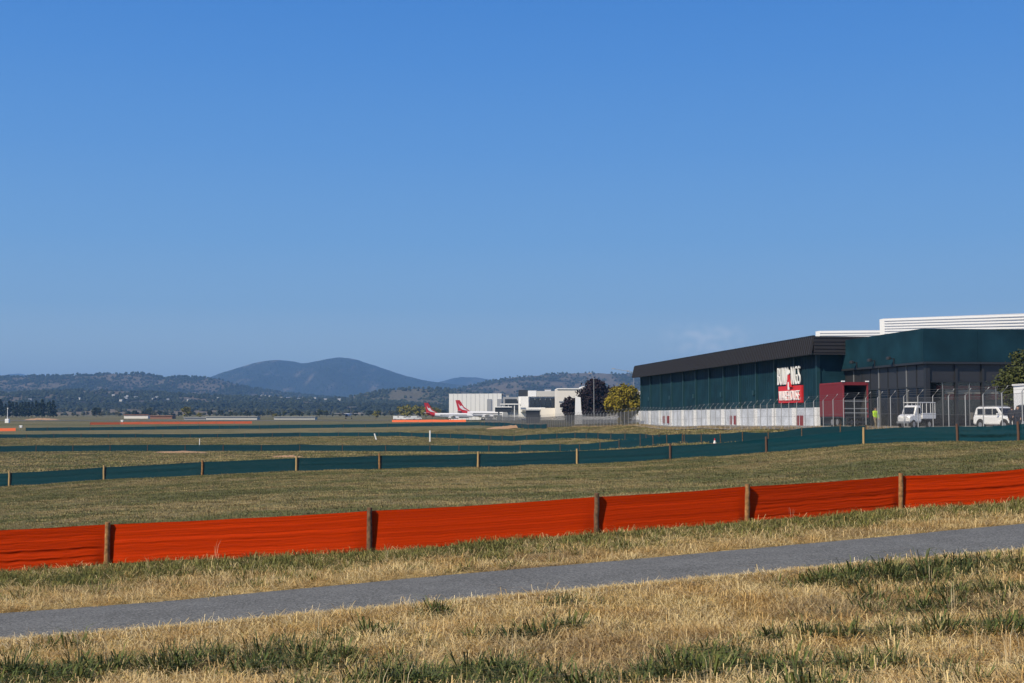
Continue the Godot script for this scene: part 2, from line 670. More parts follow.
# ---------------------------------------------------------------- grass
func blade_clump(seed_: int, count: int, spread: float, h0: float, h1: float, wide: float, lean: float, flat := 0.0) -> ArrayMesh:
	var r := RandomNumberGenerator.new()
	r.seed = seed_
	var b := MB.new()
	b.colored = true
	for i in count:
		var a := r.randf() * TAU
		var d := sqrt(r.randf()) * spread
		var root := Vector3(cos(a) * d, -0.015, sin(a) * d)
		var h := r.randf_range(h0, h1)
		var out := a + r.randf_range(-0.9, 0.9)
		var bend := r.randf_range(0.15, 1.0) * lean * h
		var up := h * (1.0 - flat * r.randf())
		var dir := Vector3(cos(out), 0, sin(out))
		var side := Vector3(-sin(out), 0, cos(out)).rotated(Vector3.UP, r.randf_range(-1.2, 1.2)) * wide * r.randf_range(0.6, 1.2) * 0.5
		var mid := root + dir * bend * 0.35 + Vector3.UP * up * 0.6
		var tip := root + dir * bend + Vector3.UP * up * (1.0 - 0.25 * lean)
		# each blade one random tone from root to tip
		var k := r.randf_range(0.5, 1.3)
		var warm := r.randf_range(-0.1, 0.12)
		b.tint = Color(k * (1.0 + warm), k, k * (1.0 - warm * 0.8))
		var nn := (dir * 0.3 + Vector3.UP * 0.8 + Vector3(r.randf_range(-0.4, 0.4), 0, r.randf_range(-0.4, 0.4))).normalized()
		var face := side.cross(tip - root).normalized()
		nn = (face if face.y > 0 else -face)
		b.tri_n(root - side, mid - side * 0.8, mid + side * 0.8, nn, nn, nn)
		b.tri_n(root - side, mid + side * 0.8, root + side, nn, nn, nn)
		b.tri_n(mid - side * 0.8, tip, mid + side * 0.8, nn, nn, nn)
	return b.mesh()


func scatter(called: String, label: String, mesh: Mesh, ts: Array, cs: Array, m: Material, category := "grass") -> void:
	if ts.is_empty():
		return
	var mm := MultiMesh.new()
	mm.transform_format = MultiMesh.TRANSFORM_3D
	mm.use_colors = true
	mm.mesh = mesh
	mm.instance_count = ts.size()
	for i in ts.size():
		mm.set_instance_transform(i, ts[i])
		mm.set_instance_color(i, cs[i])
	var o := MultiMeshInstance3D.new()
	o.name = numbered(called)
	o.multimesh = mm
	o.material_override = m
	add_child(o)
	o.set_meta("kind", "stuff")
	o.set_meta("label", label)
	o.set_meta("category", category)


func make_grass() -> void:
	var straw := [blade_clump(1, 18, 0.12, 0.03, 0.11, 0.0085, 1.3, 0.2), blade_clump(2, 18, 0.13, 0.03, 0.1, 0.0085, 1.7, 0.5), blade_clump(3, 15, 0.14, 0.04, 0.17, 0.0075, 1.2)]
	var thatch := [blade_clump(4, 14, 0.18, 0.08, 0.3, 0.009, 2.2, 0.9), blade_clump(5, 16, 0.17, 0.06, 0.2, 0.01, 2.2, 0.9)]
	var tuft := [blade_clump(6, 20, 0.09, 0.1, 0.34, 0.015, 1.5), blade_clump(7, 17, 0.14, 0.05, 0.18, 0.013, 1.6), blade_clump(8, 16, 0.15, 0.04, 0.14, 0.012, 1.3)]
	var stalk := [blade_clump(9, 4, 0.05, 0.25, 0.42, 0.005, 0.5)]
	var lists := {}
	for key in ["straw", "thatch", "tuft", "stalk"]:
		lists[key] = [[[], []], [[], []], [[], []]]
	rng.seed = 4242
	var n_near := 40000
	for i in n_near:
		var z := lerpf(10.5, 33.0, pow(rng.randf(), 1.05))
		var x := rng.randf_range(-1.0, 1.0) * (0.43 * z + 1.5)
		var gap := path_gap(x, z)
		if gap < 0.03 or z > edge_z(fence_line, x) - 0.1:
			continue
		if z > edge_z(path_far, x) and gap < 0.9 and rng.randf() < 0.45 * (1.0 - gap):
			continue
		var g := greenness(x, z)
		var s := rng.randf_range(0.7, 1.25)
		var key := "straw"
		var col := Color(0.84, 0.63, 0.26).lerp(Color(0.62, 0.44, 0.155), rng.randf())
		if rng.randf() < g * 1.05:
			key = "tuft"
			col = Color(0.15, 0.19, 0.052).lerp(Color(0.07, 0.095, 0.04), rng.randf())
			if rng.randf() < 0.22:
				col = col.lerp(Color(0.36, 0.3, 0.13), 0.6)
			if z > edge_z(path_far, x):
				s *= 0.85 * lerpf(0.6, 1.0, smoothstep(0.1, 0.9, edge_z(fence_line, x) - z))
				col = col.lerp(Color(0.31, 0.29, 0.09), 0.5)
			else:
				s *= 0.85 + 0.4 * g
		elif rng.randf() < 0.5:
			key = "thatch"
			col = Color(0.72, 0.55, 0.27).lerp(Color(0.26, 0.18, 0.1), rng.randf() * rng.randf())
		elif rng.randf() < 0.012:
			key = "stalk"
			col = Color(0.7, 0.55, 0.34)
		if z > edge_z(path_far, x) and key == "straw":
			s *= 0.7
		var brown := smoothstep(0.25, 0.55, noise.get_noise_2d(x * 3.0 - 50.0, z * 5.0 + 33.0))
		var pale := noise.get_noise_2d(x * 14.0 + 11.0, z * 18.0 - 5.0)
		if key != "tuft" and key != "stalk":
			col = col.lerp(Color(0.86, 0.68, 0.33), clampf(pale * 1.3, 0.0, 0.5)).lerp(Color(0.5, 0.28, 0.07), clampf(-pale * 1.7, 0.0, 0.55))
			if gap < 0.45 and z < edge_z(path_near, x) and rng.randf() < 0.6:
				col = col.lerp(Color(0.82, 0.72, 0.5), 0.6)
		if key != "tuft":
			col = col.lerp(Color(0.24, 0.16, 0.09), brown * 0.4)
		var t := Transform3D(Basis(Vector3.UP, rng.randf() * TAU).scaled(Vector3(s, s * rng.randf_range(0.75, 1.2), s)), Vector3(x, EYE + rough_land(x, z), -z))
		var which := rng.randi() % 3
		lists[key][which][0].append(t)
		lists[key][which][1].append(col)
	# pale fringe of longer straw leaning over the near edge of the asphalt
	for i in 5200:
		var x := rng.randf_range(-11.0, 13.0)
		var z := edge_z(path_near, x) - absf(rng.randfn()) * 0.14 + 0.04
		var col := Color(0.9, 0.72, 0.38).lerp(Color(0.7, 0.5, 0.2), rng.randf())
		var s := rng.randf_range(0.6, 1.1)
		lists.straw[i % 3][0].append(Transform3D(Basis(Vector3.UP, rng.randf() * TAU).scaled(Vector3(s, s, s)), Vector3(x, EYE + rough_land(x, z), -z)))
		lists.straw[i % 3][1].append(col)
	for q in 3:
		scatter("dry_grass", "short straw coloured dry grass on the verges of the path", straw[q], lists.straw[q][0], lists.straw[q][1], M.blade)
		scatter("thatch_grass", "flattened brown and tan grass litter on the path verges", thatch[q % 2], lists.thatch[q][0], lists.thatch[q][1], M.blade)
		scatter("green_grass", "green grass tufts growing through the dry verge", tuft[q], lists.tuft[q][0], lists.tuft[q][1], M.blade)
		scatter("grass_stalks", "tall pale seed stalks standing out of the verge", stalk[0], lists.stalk[q][0], lists.stalk[q][1], M.blade)
	# the mown field beyond the orange barrier, then the airfield, thinning out with distance
	var field := [blade_clump(21, 26, 0.34, 0.03, 0.1, 0.016, 1.2, 0.4), blade_clump(22, 26, 0.36, 0.02, 0.08, 0.016, 1.4, 0.5), blade_clump(23, 24, 0.3, 0.03, 0.12, 0.014, 1.0, 0.3)]
	var wide := [blade_clump(24, 30, 0.9, 0.05, 0.16, 0.05, 1.0, 0.3), blade_clump(25, 30, 1.0, 0.05, 0.2, 0.05, 0.9, 0.2), blade_clump(26, 30, 0.8, 0.04, 0.14, 0.06, 1.2, 0.4)]
	for zone in [[26.0, 88.0, 62000, field], [86.0, 330.0, 60000, wide]]:
		var sets := [[[], []], [[], []], [[], []]]
		for i in zone[2]:
			var z := sqrt(lerpf(zone[0] * zone[0], zone[1] * zone[1], rng.randf()))
			var x := rng.randf_range(-1.0, 1.0) * (0.43 * z + 2.0)
			if z < 32.0 and z < edge_z(fence_line, x) + 0.15:
				continue
			if x > apron_x(z):
				continue
			var g := greenness(x, z)
			var col := Color(0.44, 0.35, 0.16).lerp(Color(0.3, 0.235, 0.115), rng.randf())
			if rng.randf() < g:
				col = Color(0.21, 0.208, 0.078).lerp(Color(0.13, 0.138, 0.057), rng.randf())
			if rng.randf() < 0.08:
				col = Color(0.13, 0.095, 0.06)
			var s := rng.randf_range(0.8, 1.3)
			var t := Transform3D(Basis(Vector3.UP, rng.randf() * TAU).scaled(Vector3(s, s, s)), Vector3(x, EYE + rough_land(x, z), -z))
			var which := rng.randi() % 3
			sets[which][0].append(t)
			sets[which][1].append(col)
		for q in 3:
			if zone[0] < 50.0:
				scatter("field_grass", "low olive and tan turf between the orange and teal fences", zone[3][q], sets[q][0], sets[q][1], M.blade)
			else:
				scatter("airfield_grass", "mown olive and tan grass of the airfield beyond the teal fence", zone[3][q], sets[q][0], sets[q][1], M.blade)


func apron_x(z: float) -> float:       # where the paved strip along the hangars begins
	if z < 70.0 or z > 215.0:
		return 1000.0
	return lerpf(30.6, 20.8, (z - 78.0) / 137.0)


# ---------------------------------------------------------------- cloth barriers
func sheet(rows: Array, uv_scale := Vector2.ONE) -> ArrayMesh:
	# a smooth sheet through a grid of points
	var nr := rows.size()
	var nc: int = rows[0].size()
	var v := PackedVector3Array()
	var n := PackedVector3Array()
	var u := PackedVector2Array()
	var idx := PackedInt32Array()
	for r in nr:
		for k in nc:
			var p: Vector3 = rows[r][k]
			var dx: Vector3 = rows[r][mini(k + 1, nc - 1)] - rows[r][maxi(k - 1, 0)]
			var dy: Vector3 = rows[mini(r + 1, nr - 1)][k] - rows[maxi(r - 1, 0)][k]
			v.append(p)
			n.append(dx.cross(dy).normalized())
			u.append(Vector2(k * uv_scale.x / nc, r * uv_scale.y / nr))
	for r in nr - 1:
		for k in nc - 1:
			var a := r * nc + k
			var b := a + nc
			idx.append_array([a, b, b + 1, a, b + 1, a + 1])
	var arr := []
	arr.resize(Mesh.ARRAY_MAX)
	arr[Mesh.ARRAY_VERTEX] = v
	arr[Mesh.ARRAY_NORMAL] = n
	arr[Mesh.ARRAY_TEX_UV] = u
	arr[Mesh.ARRAY_INDEX] = idx
	var m := ArrayMesh.new()
	m.add_surface_from_arrays(Mesh.PRIMITIVE_TRIANGLES, arr)
	return m


func cloth(a: Vector2, b: Vector2, ta: float, tb: float, fold: float, lean: float, seed_: int, cols: int, rowsn: int, sag: float, opt_off: float) -> ArrayMesh:
	var r := RandomNumberGenerator.new()
	r.seed = seed_
	var waves := []
	for k in 4:
		waves.append([[1.6, 3.1, 5.2, 8.5][k] * r.randf_range(0.85, 1.15), r.randf() * TAU, r.randf_range(-0.7, 0.7), [0.8, 0.8, 0.6, 0.35][k]])
	var along := (b - a).normalized()
	var front := Vector2(along.y, -along.x)     # towards the path
	var out := []
	var base := r.randf() * 50.0
	for j in rowsn + 1:
		var t := float(j) / rowsn
		var row := []
		for i in cols + 1:
			var s := float(i) / cols
			var p := a.lerp(b, s)
			var top := lerpf(ta, tb, s) - sag * 4.0 * s * (1.0 - s) + noise.get_noise_2d(base + s * 60.0, 5.0) * sag * 0.4
			var d := 0.0
			for w in waves:
				d += w[3] * sin(TAU * (w[0] * t) + w[1] + w[2] * s * 2.0 + 0.35 * sin(s * 4.0 + w[1]))
			var calm := sin(PI * clampf(t * 1.02, 0.0, 1.0)) * 0.8 + 0.2
			d = d * fold * calm * (1.0 if seed_ % 2 == 0 else 0.35 + 1.1 * smoothstep(0.75, 0.2, t)) * (0.45 + 0.55 * absf(noise.get_noise_2d(base + s * 90.0, 20.0)) * 2.0)
			if rowsn > 40:
				d += 0.0011 * sin(TAU * 15.0 * t + 1.5 * sin(s * 6.0 + base) + base) + 0.0009 * sin(TAU * 24.0 * t + 2.0 * sin(s * 9.0) + base * 2.0)
			d += lean * pow(1.0 - t, 1.6)
			d += fold * 0.25 * sin(s * 9.0 + base) * sin(PI * t)
			d += noise.get_noise_2d(base + s * 110.0, t * 220.0) * fold * 0.6
			var pin := smoothstep(0.0, 0.07, s) * smoothstep(0.0, 0.07, 1.0 - s)
			d = d * (0.15 + 0.85 * pin)
			var q := p + front * (d - opt_off)
			var foot := -0.04 + noise.get_noise_2d(base + s * 160.0, 60.0) * 0.03
			row.append(pos(q.x, q.y, 0.0) + Vector3.UP * lerpf(foot, top, t))
		out.append(row)
	return sheet(out, Vector2(a.distance_to(b), 1.0))


func wooden_post(r0: float, h: float, seed_: int, sides := 9) -> MB:
	var r := RandomNumberGenerator.new()
	r.seed = seed_
	var b := MB.new()
	var pts := []
	var rad := []
	var tilt := Vector3(r.randf_range(-0.03, 0.03), 0, r.randf_range(-0.03, 0.03))
	for k in 8:
		var t := k / 7.0
		pts.append(Vector3(0, lerpf(-0.3, h, t), 0) + tilt * t + Vector3(r.randf_range(-0.006, 0.006), 0, r.randf_range(-0.006, 0.006)))
		rad.append(r0 * (1.05 - 0.12 * t) * r.randf_range(0.94, 1.06))
	b.tube(pts, rad, sides)
	return b


func barrier(called: String, label: String, posts: Array, cloth_m: Material, group: String, opt: Dictionary) -> void:
	# posts: [metres right, metres ahead, post height, cloth height]
	var o := thing(called, label, "fence", Vector3.ZERO, group)
	var n := 0
	for i in posts.size():
		var p = posts[i]
		var pm: Material = opt.get("post_material", M.stake)
		if opt.has("post_materials"):
			pm = opt.post_materials[i % opt.post_materials.size()]
		part("post", wooden_post(opt.r, p[2], 900 + i + opt.seed, opt.get("sides", 7)), pm, o, pos(p[0], p[1]))
		if i > 0:
			var q = posts[i - 1]
			var f: float = opt.fold
			if opt.has("folds"):
				f = opt.folds[(i - 1) % opt.folds.size()]
			part("cloth_panel", cloth(Vector2(q[0], q[1]), Vector2(p[0], p[1]), q[3], p[3], f, opt.lean, opt.seed + i * 7, opt.cols, opt.rows, opt.sag, opt.r * 0.75), cloth_m, o)
			n += 1


func spread_posts(line: Array, step: float, h: float, ch: float, seed_: int) -> Array:
	# line: [px, metres ahead]; stakes every few metres along it
	var r := RandomNumberGenerator.new()
	r.seed = seed_
	var pts := []
	for l in line:
		pts.append(Vector2(sx(l[0], l[1]), l[1]))
	var out := []
	for i in pts.size() - 1:
		var n := maxi(1, roundi(pts[i].distance_to(pts[i + 1]) / step))
		for k in n:
			var p: Vector2 = pts[i].lerp(pts[i + 1], float(k) / n)
			out.append([p.x, p.y, h * r.randf_range(0.92, 1.12), ch * r.randf_range(0.93, 1.05)])
	out.append([pts[-1].x, pts[-1].y, h, ch])
	return out


func make_barriers() -> void:
	var posts := []
	# foot of each post, top of the post, top of the cloth, as seen
	for q in [[-330.0, 596.0, 546.0, 549.0], [-120.0, 579.5, 531.5, 534.5], [107.0, 563.5, 522.0, 524.5], [369.0, 549.5, 507.5, 511.0], [596.0, 534.5, 493.0, 497.0], [747.0, 522.5, 484.0, 486.5], [901.0, 508.5, 473.0, 476.0], [1062.0, 498.0, 463.0, 465.5], [1230.0, 487.0, 453.0, 455.0]]:
		var g := on_plane(q[0], q[1])
		var foot := -ray(q[0], q[1]).y * g.y
		posts.append([g.x, g.y, foot + ray(q[0], q[2]).y * g.y, foot + ray(q[0], q[3]).y * g.y])
	barrier("orange_barrier", "bright orange cloth barrier on stout timber posts beside the asphalt path", posts, M.orange_cloth, "", {"r": 0.06, "sides": 10, "seed": 31, "fold": 0.03, "folds": [0.012, 0.012, 0.009, 0.004, 0.004, 0.009, 0.01, 0.009], "lean": 0.1, "cols": 64, "rows": 80, "sag": 0.025, "post_materials": [M.timber, M.timber, M.timber, M.dark_timber, M.dark_timber, M.timber, M.timber]})
	var a := []
	for q in [[-180.0, 84.0], [-85.0, 83.0], [11.0, 82.0], [105.0, 81.5], [203.0, 80.5], [297.0, 80.0], [380.0, 80.0], [478.0, 80.0], [577.0, 80.0], [670.0, 79.0], [766.0, 77.0], [863.0, 74.0], [957.0, 68.0], [1018.0, 64.5], [1090.0, 61.0], [1180.0, 58.0]]:
		a.append([sx(q[0], q[1]), q[1], 0.98, 0.84])
	barrier("teal_barrier", "long teal cloth fence crossing the field just beyond the orange barrier", a, M.green_cloth, "teal cloth fences on the airfield", {"r": 0.07, "seed": 60, "fold": 0.022, "folds": [0.015, 0.02, 0.012, 0.015, 0.012, 0.016, 0.02, 0.012, 0.014, 0.012, 0.014, 0.02, 0.05, 0.05, 0.03], "lean": 0.1, "cols": 36, "rows": 12, "sag": 0.03, "post_materials": [M.stake, M.stake, M.stake, M.stake, M.timber, M.stake, M.timber, M.stake, M.stake, M.red_stake, M.red_stake, M.stake, M.red_stake, M.red_stake]})
	barrier("teal_barrier", "teal cloth fence whose end climbs the bank before the white base wall", spread_posts([[-200.0, 205.0], [0.0, 200.0], [300.0, 195.0], [430.0, 190.0], [520.0, 180.0], [560.0, 172.0], [600.0, 162.0], [640.0, 147.0], [682.0, 130.0]], 6.5, 1.04, 1.0, 5), M.green_cloth, "teal cloth fences on the airfield", {"r": 0.04, "seed": 110, "fold": 0.02, "lean": 0.05, "cols": 14, "rows": 6, "sag": 0.03, "sides": 6, "post_material": M.dark_timber})
	barrier("teal_barrier", "teal cloth fence that bends along the foot of the hangar bank", spread_posts([[-200.0, 312.0], [0.0, 310.0], [300.0, 308.0], [400.0, 290.0], [480.0, 250.0], [540.0, 220.0], [575.0, 205.0], [640.0, 168.0], [684.0, 129.0], [768.0, 98.0], [840.0, 84.0], [866.0, 79.0]], 7.0, 1.0, 0.95, 6), M.green_cloth, "teal cloth fences on the airfield", {"r": 0.04, "seed": 170, "fold": 0.02, "lean": 0.05, "cols": 10, "rows": 5, "sag": 0.03, "sides": 6, "post_material": M.dark_timber})
	barrier("teal_barrier", "thin far teal cloth fence ending at a heap of bare earth", spread_posts([[26.0, 424.0], [200.0, 418.0], [280.0, 408.0], [480.0, 380.0], [535.0, 302.0], [547.0, 286.0]], 8.0, 1.15, 1.1, 7), M.green_cloth, "teal cloth fences on the airfield", {"r": 0.04, "seed": 260, "fold": 0.02, "lean": 0.05, "cols": 8, "rows": 4, "sag": 0.03, "sides": 6, "post_material": M.dark_timber})
	barrier("orange_barrier", "far orange cloth barrier in front of the long white shed", spread_posts([[90.0, 506.0], [120.0, 512.0], [180.0, 520.0], [252.0, 530.0]], 8.0, 1.0, 0.95, 8), M.faded_orange, "far orange barriers", {"r": 0.04, "seed": 330, "fold": 0.02, "lean": 0.05, "cols": 8, "rows": 4, "sag": 0.05, "sides": 6})
	barrier("orange_barrier", "far orange cloth barrier in front of the parked red tailed airliners", spread_posts([[392.0, 560.0], [432.0, 550.0], [466.0, 540.0]], 8.0, 1.05, 1.0, 9), M.faded_orange, "far orange barriers", {"r": 0.04, "seed": 380, "fold": 0.02, "lean": 0.05, "cols": 8, "rows": 4, "sag": 0.05, "sides": 6})
	barrier("orange_barrier", "short red orange barrier beside the far teal fence and the white mast", spread_posts([[-60.0, 428.0], [16.0, 426.0]], 8.0, 1.2, 1.0, 10), M.faded_orange, "far orange barriers", {"r": 0.04, "seed": 390, "fold": 0.02, "lean": 0.05, "cols": 8, "rows": 4, "sag": 0.05, "sides": 6})
	# white marker pegs
	for q in [[376.5, 262.0, 1.4, 0.3, "leaning white marker peg in the grass between teal fences"], [430.0, 240.0, 2.2, 0.0, "tall upright white marker peg between the teal fences"], [200.0, 204.0, 1.9, 0.0, "thin white marker peg by the bare earth at the teal fence"]]:
		var o := thing("marker_peg", q[4], "marker peg", at_px(q[0], q[1]), "", Basis(Vector3.FORWARD, -q[3]))
		var b := MB.new()
		b.soft_box(Vector3(0, q[2] * 0.5 - 0.1, 0), Vector3(0.26 if q[0] > 300 else 0.12, q[2] + 0.2, 0.1), 0.03)
		part("shaft", b, M.white_plastic, o)
		b = MB.new()
		b.box(Vector3(0, 0.03, 0), Vector3(0.5, 0.1, 0.4))
		part("foot_block", b, M.concrete, o)
	# a small red and white marker by the bend of the teal fence
	var mk := thing("marker_cone", "small red and white marker cone on the grass before the hangar", "cone", at_px(714.5, 108.0))
	var cb := MB.new()
	cb.tube([Vector3(0, 0, 0), Vector3(0, 0.25, 0)], [0.2, 0.14], 10)
	cb.box(Vector3(0, 0.02, 0), Vector3(0.5, 0.05, 0.5))
	part("base", cb, M.red_paint, mk)
	cb = MB.new()
	cb.tube([Vector3(0, 0.25, 0), Vector3(0, 0.5, 0)], [0.14, 0.07], 10)
	part("band", cb, M.white_plastic, mk)
	cb = MB.new()
	cb.tube([Vector3(0, 0.5, 0), Vector3(0, 0.7, 0)], [0.07, 0.03], 10)
	part("tip", cb, M.red_paint, mk)


# ---------------------------------------------------------------- security fence
func make_security_fence() -> void:
	var line := [Vector2(32.9, 66.0), Vector2(31.8, 78.0), Vector2(28.2, 117.0), Vector2(22.0, 215.0), Vector2(12.0, 275.0), Vector2(2.6, 335.0), Vector2(-9.0, 420.0)]
	var o := thing("security_fence", "tall chain link security fence with angled barbed wire arms before the hangars", "fence")
	var spots := []
	for i in line.size() - 1:
		var n: int = roundi(line[i].distance_to(line[i + 1]) / 2.7)
		for k in n:
			spots.append(line[i].lerp(line[i + 1], float(k) / n))
	spots.append(line[-1])
	var pm := MB.new()
	pm.tube([Vector3(0, -0.3, 0), Vector3(0, 2.62, 0), Vector3(0.42, 3.12, 0)], [0.036, 0.036, 0.03], 6)
	var post := pm.mesh()
	for s in spots:
		part("post", post, M.galvanised, o, pos(s.x, s.y))
	# wire: diagonals of the mesh between the posts, in lengths of eight bays, and strands along the arms
	var i := 0
	while i < spots.size() - 1:
		var e := mini(i + 8, spots.size() - 1)
		var w := MB.new()
		var st := MB.new()
		for k in range(i, e):
			var a := pos(spots[k].x, spots[k].y)
			var b := pos(spots[k + 1].x, spots[k + 1].y)
			var d := a.distance_to(b)
			var along := (b - a) / d
			var face := along.cross(Vector3.UP).normalized()
			var hgt := 2.5
			var pitch := 0.11
			var nn := int((d + hgt) / pitch)
			for q in nn:
				var x0 := q * pitch - hgt
				for dir in [0, 1]:
					# clip the diagonal to the bay
					var s0 := maxf(0.0, -x0)
					var s1 := minf(hgt, d - x0)
					if s1 - s0 < 0.05:
						continue
					var y0: float = s0 if dir == 0 else hgt - s0
					var y1: float = s1 if dir == 0 else hgt - s1
					var p := a + along * (x0 + s0) + Vector3.UP * (y0 + 0.05)
					var r := a + along * (x0 + s1) + Vector3.UP * (y1 + 0.05)
					p.y += (b.y - a.y) * (x0 + s0) / d
					r.y += (b.y - a.y) * (x0 + s1) / d
					var wd := (r - p).normalized()
					var acr := wd.cross(face).normalized() * (0.0042 if i < 50 else 0.018)
					var off := face * 0.004 * (1 if dir == 0 else -1)
					w.quad(p - acr + off, r - acr + off, r + acr + off, p + acr + off)
			for h in [0.06, 1.3, 2.52]:
				st.tube([a + Vector3.UP * h, b + Vector3.UP * h], [0.012, 0.012], 3, false)
			for t in [0.3, 0.65, 1.0]:
				var up := Vector3(0.42 * t, 2.62 + 0.5 * t, 0)
				st.tube([a + up, b + up], [0.009, 0.009], 3, false)
		part("chain_mesh", w, M.wire if i < 50 else M.dark_wire, o)
		part("wire_strands", st, M.wire, o)
		i = e
	# paved strip along the foot of the fence
	var road := MB.new()
	var prev := []
	var z := 74.0
	while z < 236.0:
		var xl := lerpf(30.6, 20.8, (z - 78.0) / 137.0) + 0.25 * noise.get_noise_2d(z * 4.0, 1.0)
		var row := []
		for k in 9:
			var x := xl + k * (8.0 if k > 3 else 3.0)
			row.append(pos(x, z, 0.05 + 0.004 * k))
		if prev:
			for k in 8:
				road.quad(prev[k], row[k], row[k + 1], prev[k + 1])
		prev = row
		z += 2.0
	structure("apron_pavement", road.mesh(), M.concrete)


# ---------------------------------------------------------------- hangars
func text_mesh(what: String, width: float, height: float, depth: float) -> MeshInstance3D:
	var t := TextMesh.new()
	var f := SystemFont.new()
	f.font_names = PackedStringArray(["Droid Sans"])
	f.font_weight = 400
	t.font = f
	t.text = what
	t.font_size = 64
	t.pixel_size = 0.01
	t.depth = 0.1
	var o := MeshInstance3D.new()
	o.mesh = t
	var box := t.get_aabb()
	o.scale = Vector3(width / box.size.x, height / box.size.y, depth / 0.1)
	o.position = -Vector3(box.get_center().x * o.scale.x, box.get_center().y * o.scale.y, 0)
	return o


func rect_part(called: String, x0: float, x1: float, y0: float, y1: float, z0: float, z1: float, m: Material, parent: Node3D) -> MeshInstance3D:
	var b := MB.new()
	b.box(Vector3(x0 + x1, y0 + y1, z0 + z1) * 0.5, Vector3(absf(x1 - x0), absf(y1 - y0), absf(z1 - z0)))
	return part(called, b, m, parent)


var hb := Basis(Vector3(0.138, 0, 0.9904), Vector3.UP, Vector3(-0.9904, 0, 0.138))


func make_hangar() -> void:
	# seen long side is z = 0, x runs from the far end (-82) to the near corner (0)
	var o := thing("aircraft_hangar", "long dark teal hangar with charcoal fascia, white base wall and a red and white sign", "hangar", Vector3(34.3, EYE - 1.07, -140.0), "", hb)
	var L := 82.2
	var bay := L / 12.0
	for i in 12:
		var x1 := -i * bay - 0.14
		var x0 := -(i + 1) * bay + 0.14
		var wp := MB.new()
		wp.box(Vector3((x0 + x1) * 0.5, 5.38, -0.125), Vector3(x1 - x0, 6.44, 0.25))
		for k in 8:
			wp.box(Vector3(lerpf(x0, x1, (k + 0.5) / 8.0), 5.38, 0.012), Vector3(0.07, 6.4, 0.03))
		part("wall_panel", wp, M.teal_sheet, o)
		# white base wall in two lengths with a pier between
		rect_part("base_panel", x0 + 0.3, (x0 + x1) * 0.5 - 0.02, -0.5, 2.13, 0.0, 0.22, M.precast, o)
		rect_part("base_panel", (x0 + x1) * 0.5 + 0.02, x1 - 0.3, -0.5, 2.13, 0.0, 0.22, M.precast, o)
	for i in 13:
		rect_part("pilaster", -i * bay - 0.14, -i * bay + 0.14, 2.16, 8.6, -0.2, 0.24, M.teal_trim, o)
		rect_part("base_pier", -i * bay - 0.42, -i * bay + 0.42, -0.5, 2.14, 0.0, 0.42, M.white_paint, o)
		if i % 2 == 1 and i > 1:
			var w := rect_part("wall_vent", -i * bay - 1.6, -i * bay - 1.0, 3.9, 4.5, 0.0, 0.2, M.teal_trim, o)
			w.set_meta("label", "dark louvred vent box")
	# near end wall, far end wall, back, floor and roof
	for k in 4:
		rect_part("end_panel", -0.3, 0.0, -0.5, 8.6, -0.2 - k * 6.0 - 5.96, -0.2 - k * 6.0, M.teal_sheet, o)
	rect_part("end_wall", -L, -L + 0.3, -0.5, 8.6, -24.2, -0.2, M.teal_sheet, o)
	rect_part("rear_wall", -L, 0, -0.5, 8.6, -24.5, -24.2, M.teal_sheet, o)
	rect_part("soffit", -L - 1.0, 1.0, 8.1, 8.22, -25.0, 1.35, M.teal_trim, o)
	var rf := MB.new()
	rf.hexa([Vector3(-L - 0.6, 9.6, 0.6), Vector3(0.6, 9.6, 0.6), Vector3(0.6, 9.6, -25), Vector3(-L - 0.6, 9.6, -25), Vector3(-L - 0.6, 9.75, 0.6), Vector3(0.6, 9.75, 0.6), Vector3(0.6, 10.3, -25), Vector3(-L - 0.6, 10.3, -25)])
	part("roof", rf, M.roof_grey, o)
	# fascia: sheet leaning slightly outward at the foot, ribbed
	var fs := MB.new()
	fs.plate([Vector2(1.4, 8.0), Vector2(0.95, 10.05), Vector2(0.8, 10.05), Vector2(1.2, 8.0)], L + 2.4, Transform3D(Basis(Vector3(0, 0, 1), Vector3.UP, Vector3(-1, 0, 0)), Vector3(-L * 0.5, 0, 0)))
	var fo := part("fascia", fs, M.fascia_sheet, o)
	var rib := MB.new()
	var x := -L - 1.1
	while x < 1.2:
		rib.hexa([Vector3(x - 0.09, 8.05, 1.52), Vector3(x + 0.09, 8.05, 1.52), Vector3(x + 0.09, 8.05, 1.36), Vector3(x - 0.09, 8.05, 1.36), Vector3(x - 0.09, 10.0, 1.08), Vector3(x + 0.09, 10.0, 1.08), Vector3(x + 0.09, 10.0, 0.92), Vector3(x - 0.09, 10.0, 0.92)])
		x += 0.62
	var rp := part("fascia_ribs", rib, M.fascia_sheet, fo)
	rp.set_meta("kind", "stuff")
	var en := MB.new()
	en.box(Vector3(1.15, 9.02, -11.0), Vector3(0.15, 2.04, 23.8))
	for k in 5:
		en.box(Vector3(1.25, 8.3 + k * 0.4, -11.0), Vector3(0.08, 0.12, 23.9))
	part("end_fascia", en, M.fascia_sheet, o)
	rect_part("gutter", -L - 1.2, 1.2, 10.05, 10.15, 0.78, 1.0, M.dark_steel, o)
	# red cabinets on the base wall
	for q in [[-4.4, 0.5], [-5.6, 0.28], [-28.5, 0.95], [-30.6, 0.2], [-63.0, 0.9], [-66.0, 0.4]]:
		rect_part("red_cabinet", q[0] - q[1] * 0.5, q[0] + q[1] * 0.5, 0.05, 1.25, 0.22, 0.46, M.maroon_paint, o)
	# skylight on the roof
	rect_part("skylight", -26.0, -20.0, 10.2, 10.62, -6.0, -3.0, M.white_sheet, o)
	# sign
	var sg := rect_part("sign_board", -12.1, -4.5, 2.75, 4.75, 0.02, 0.26, M.red_paint, o)
	sg.set_meta("label", "red sign board with white lettering below taller white letters")
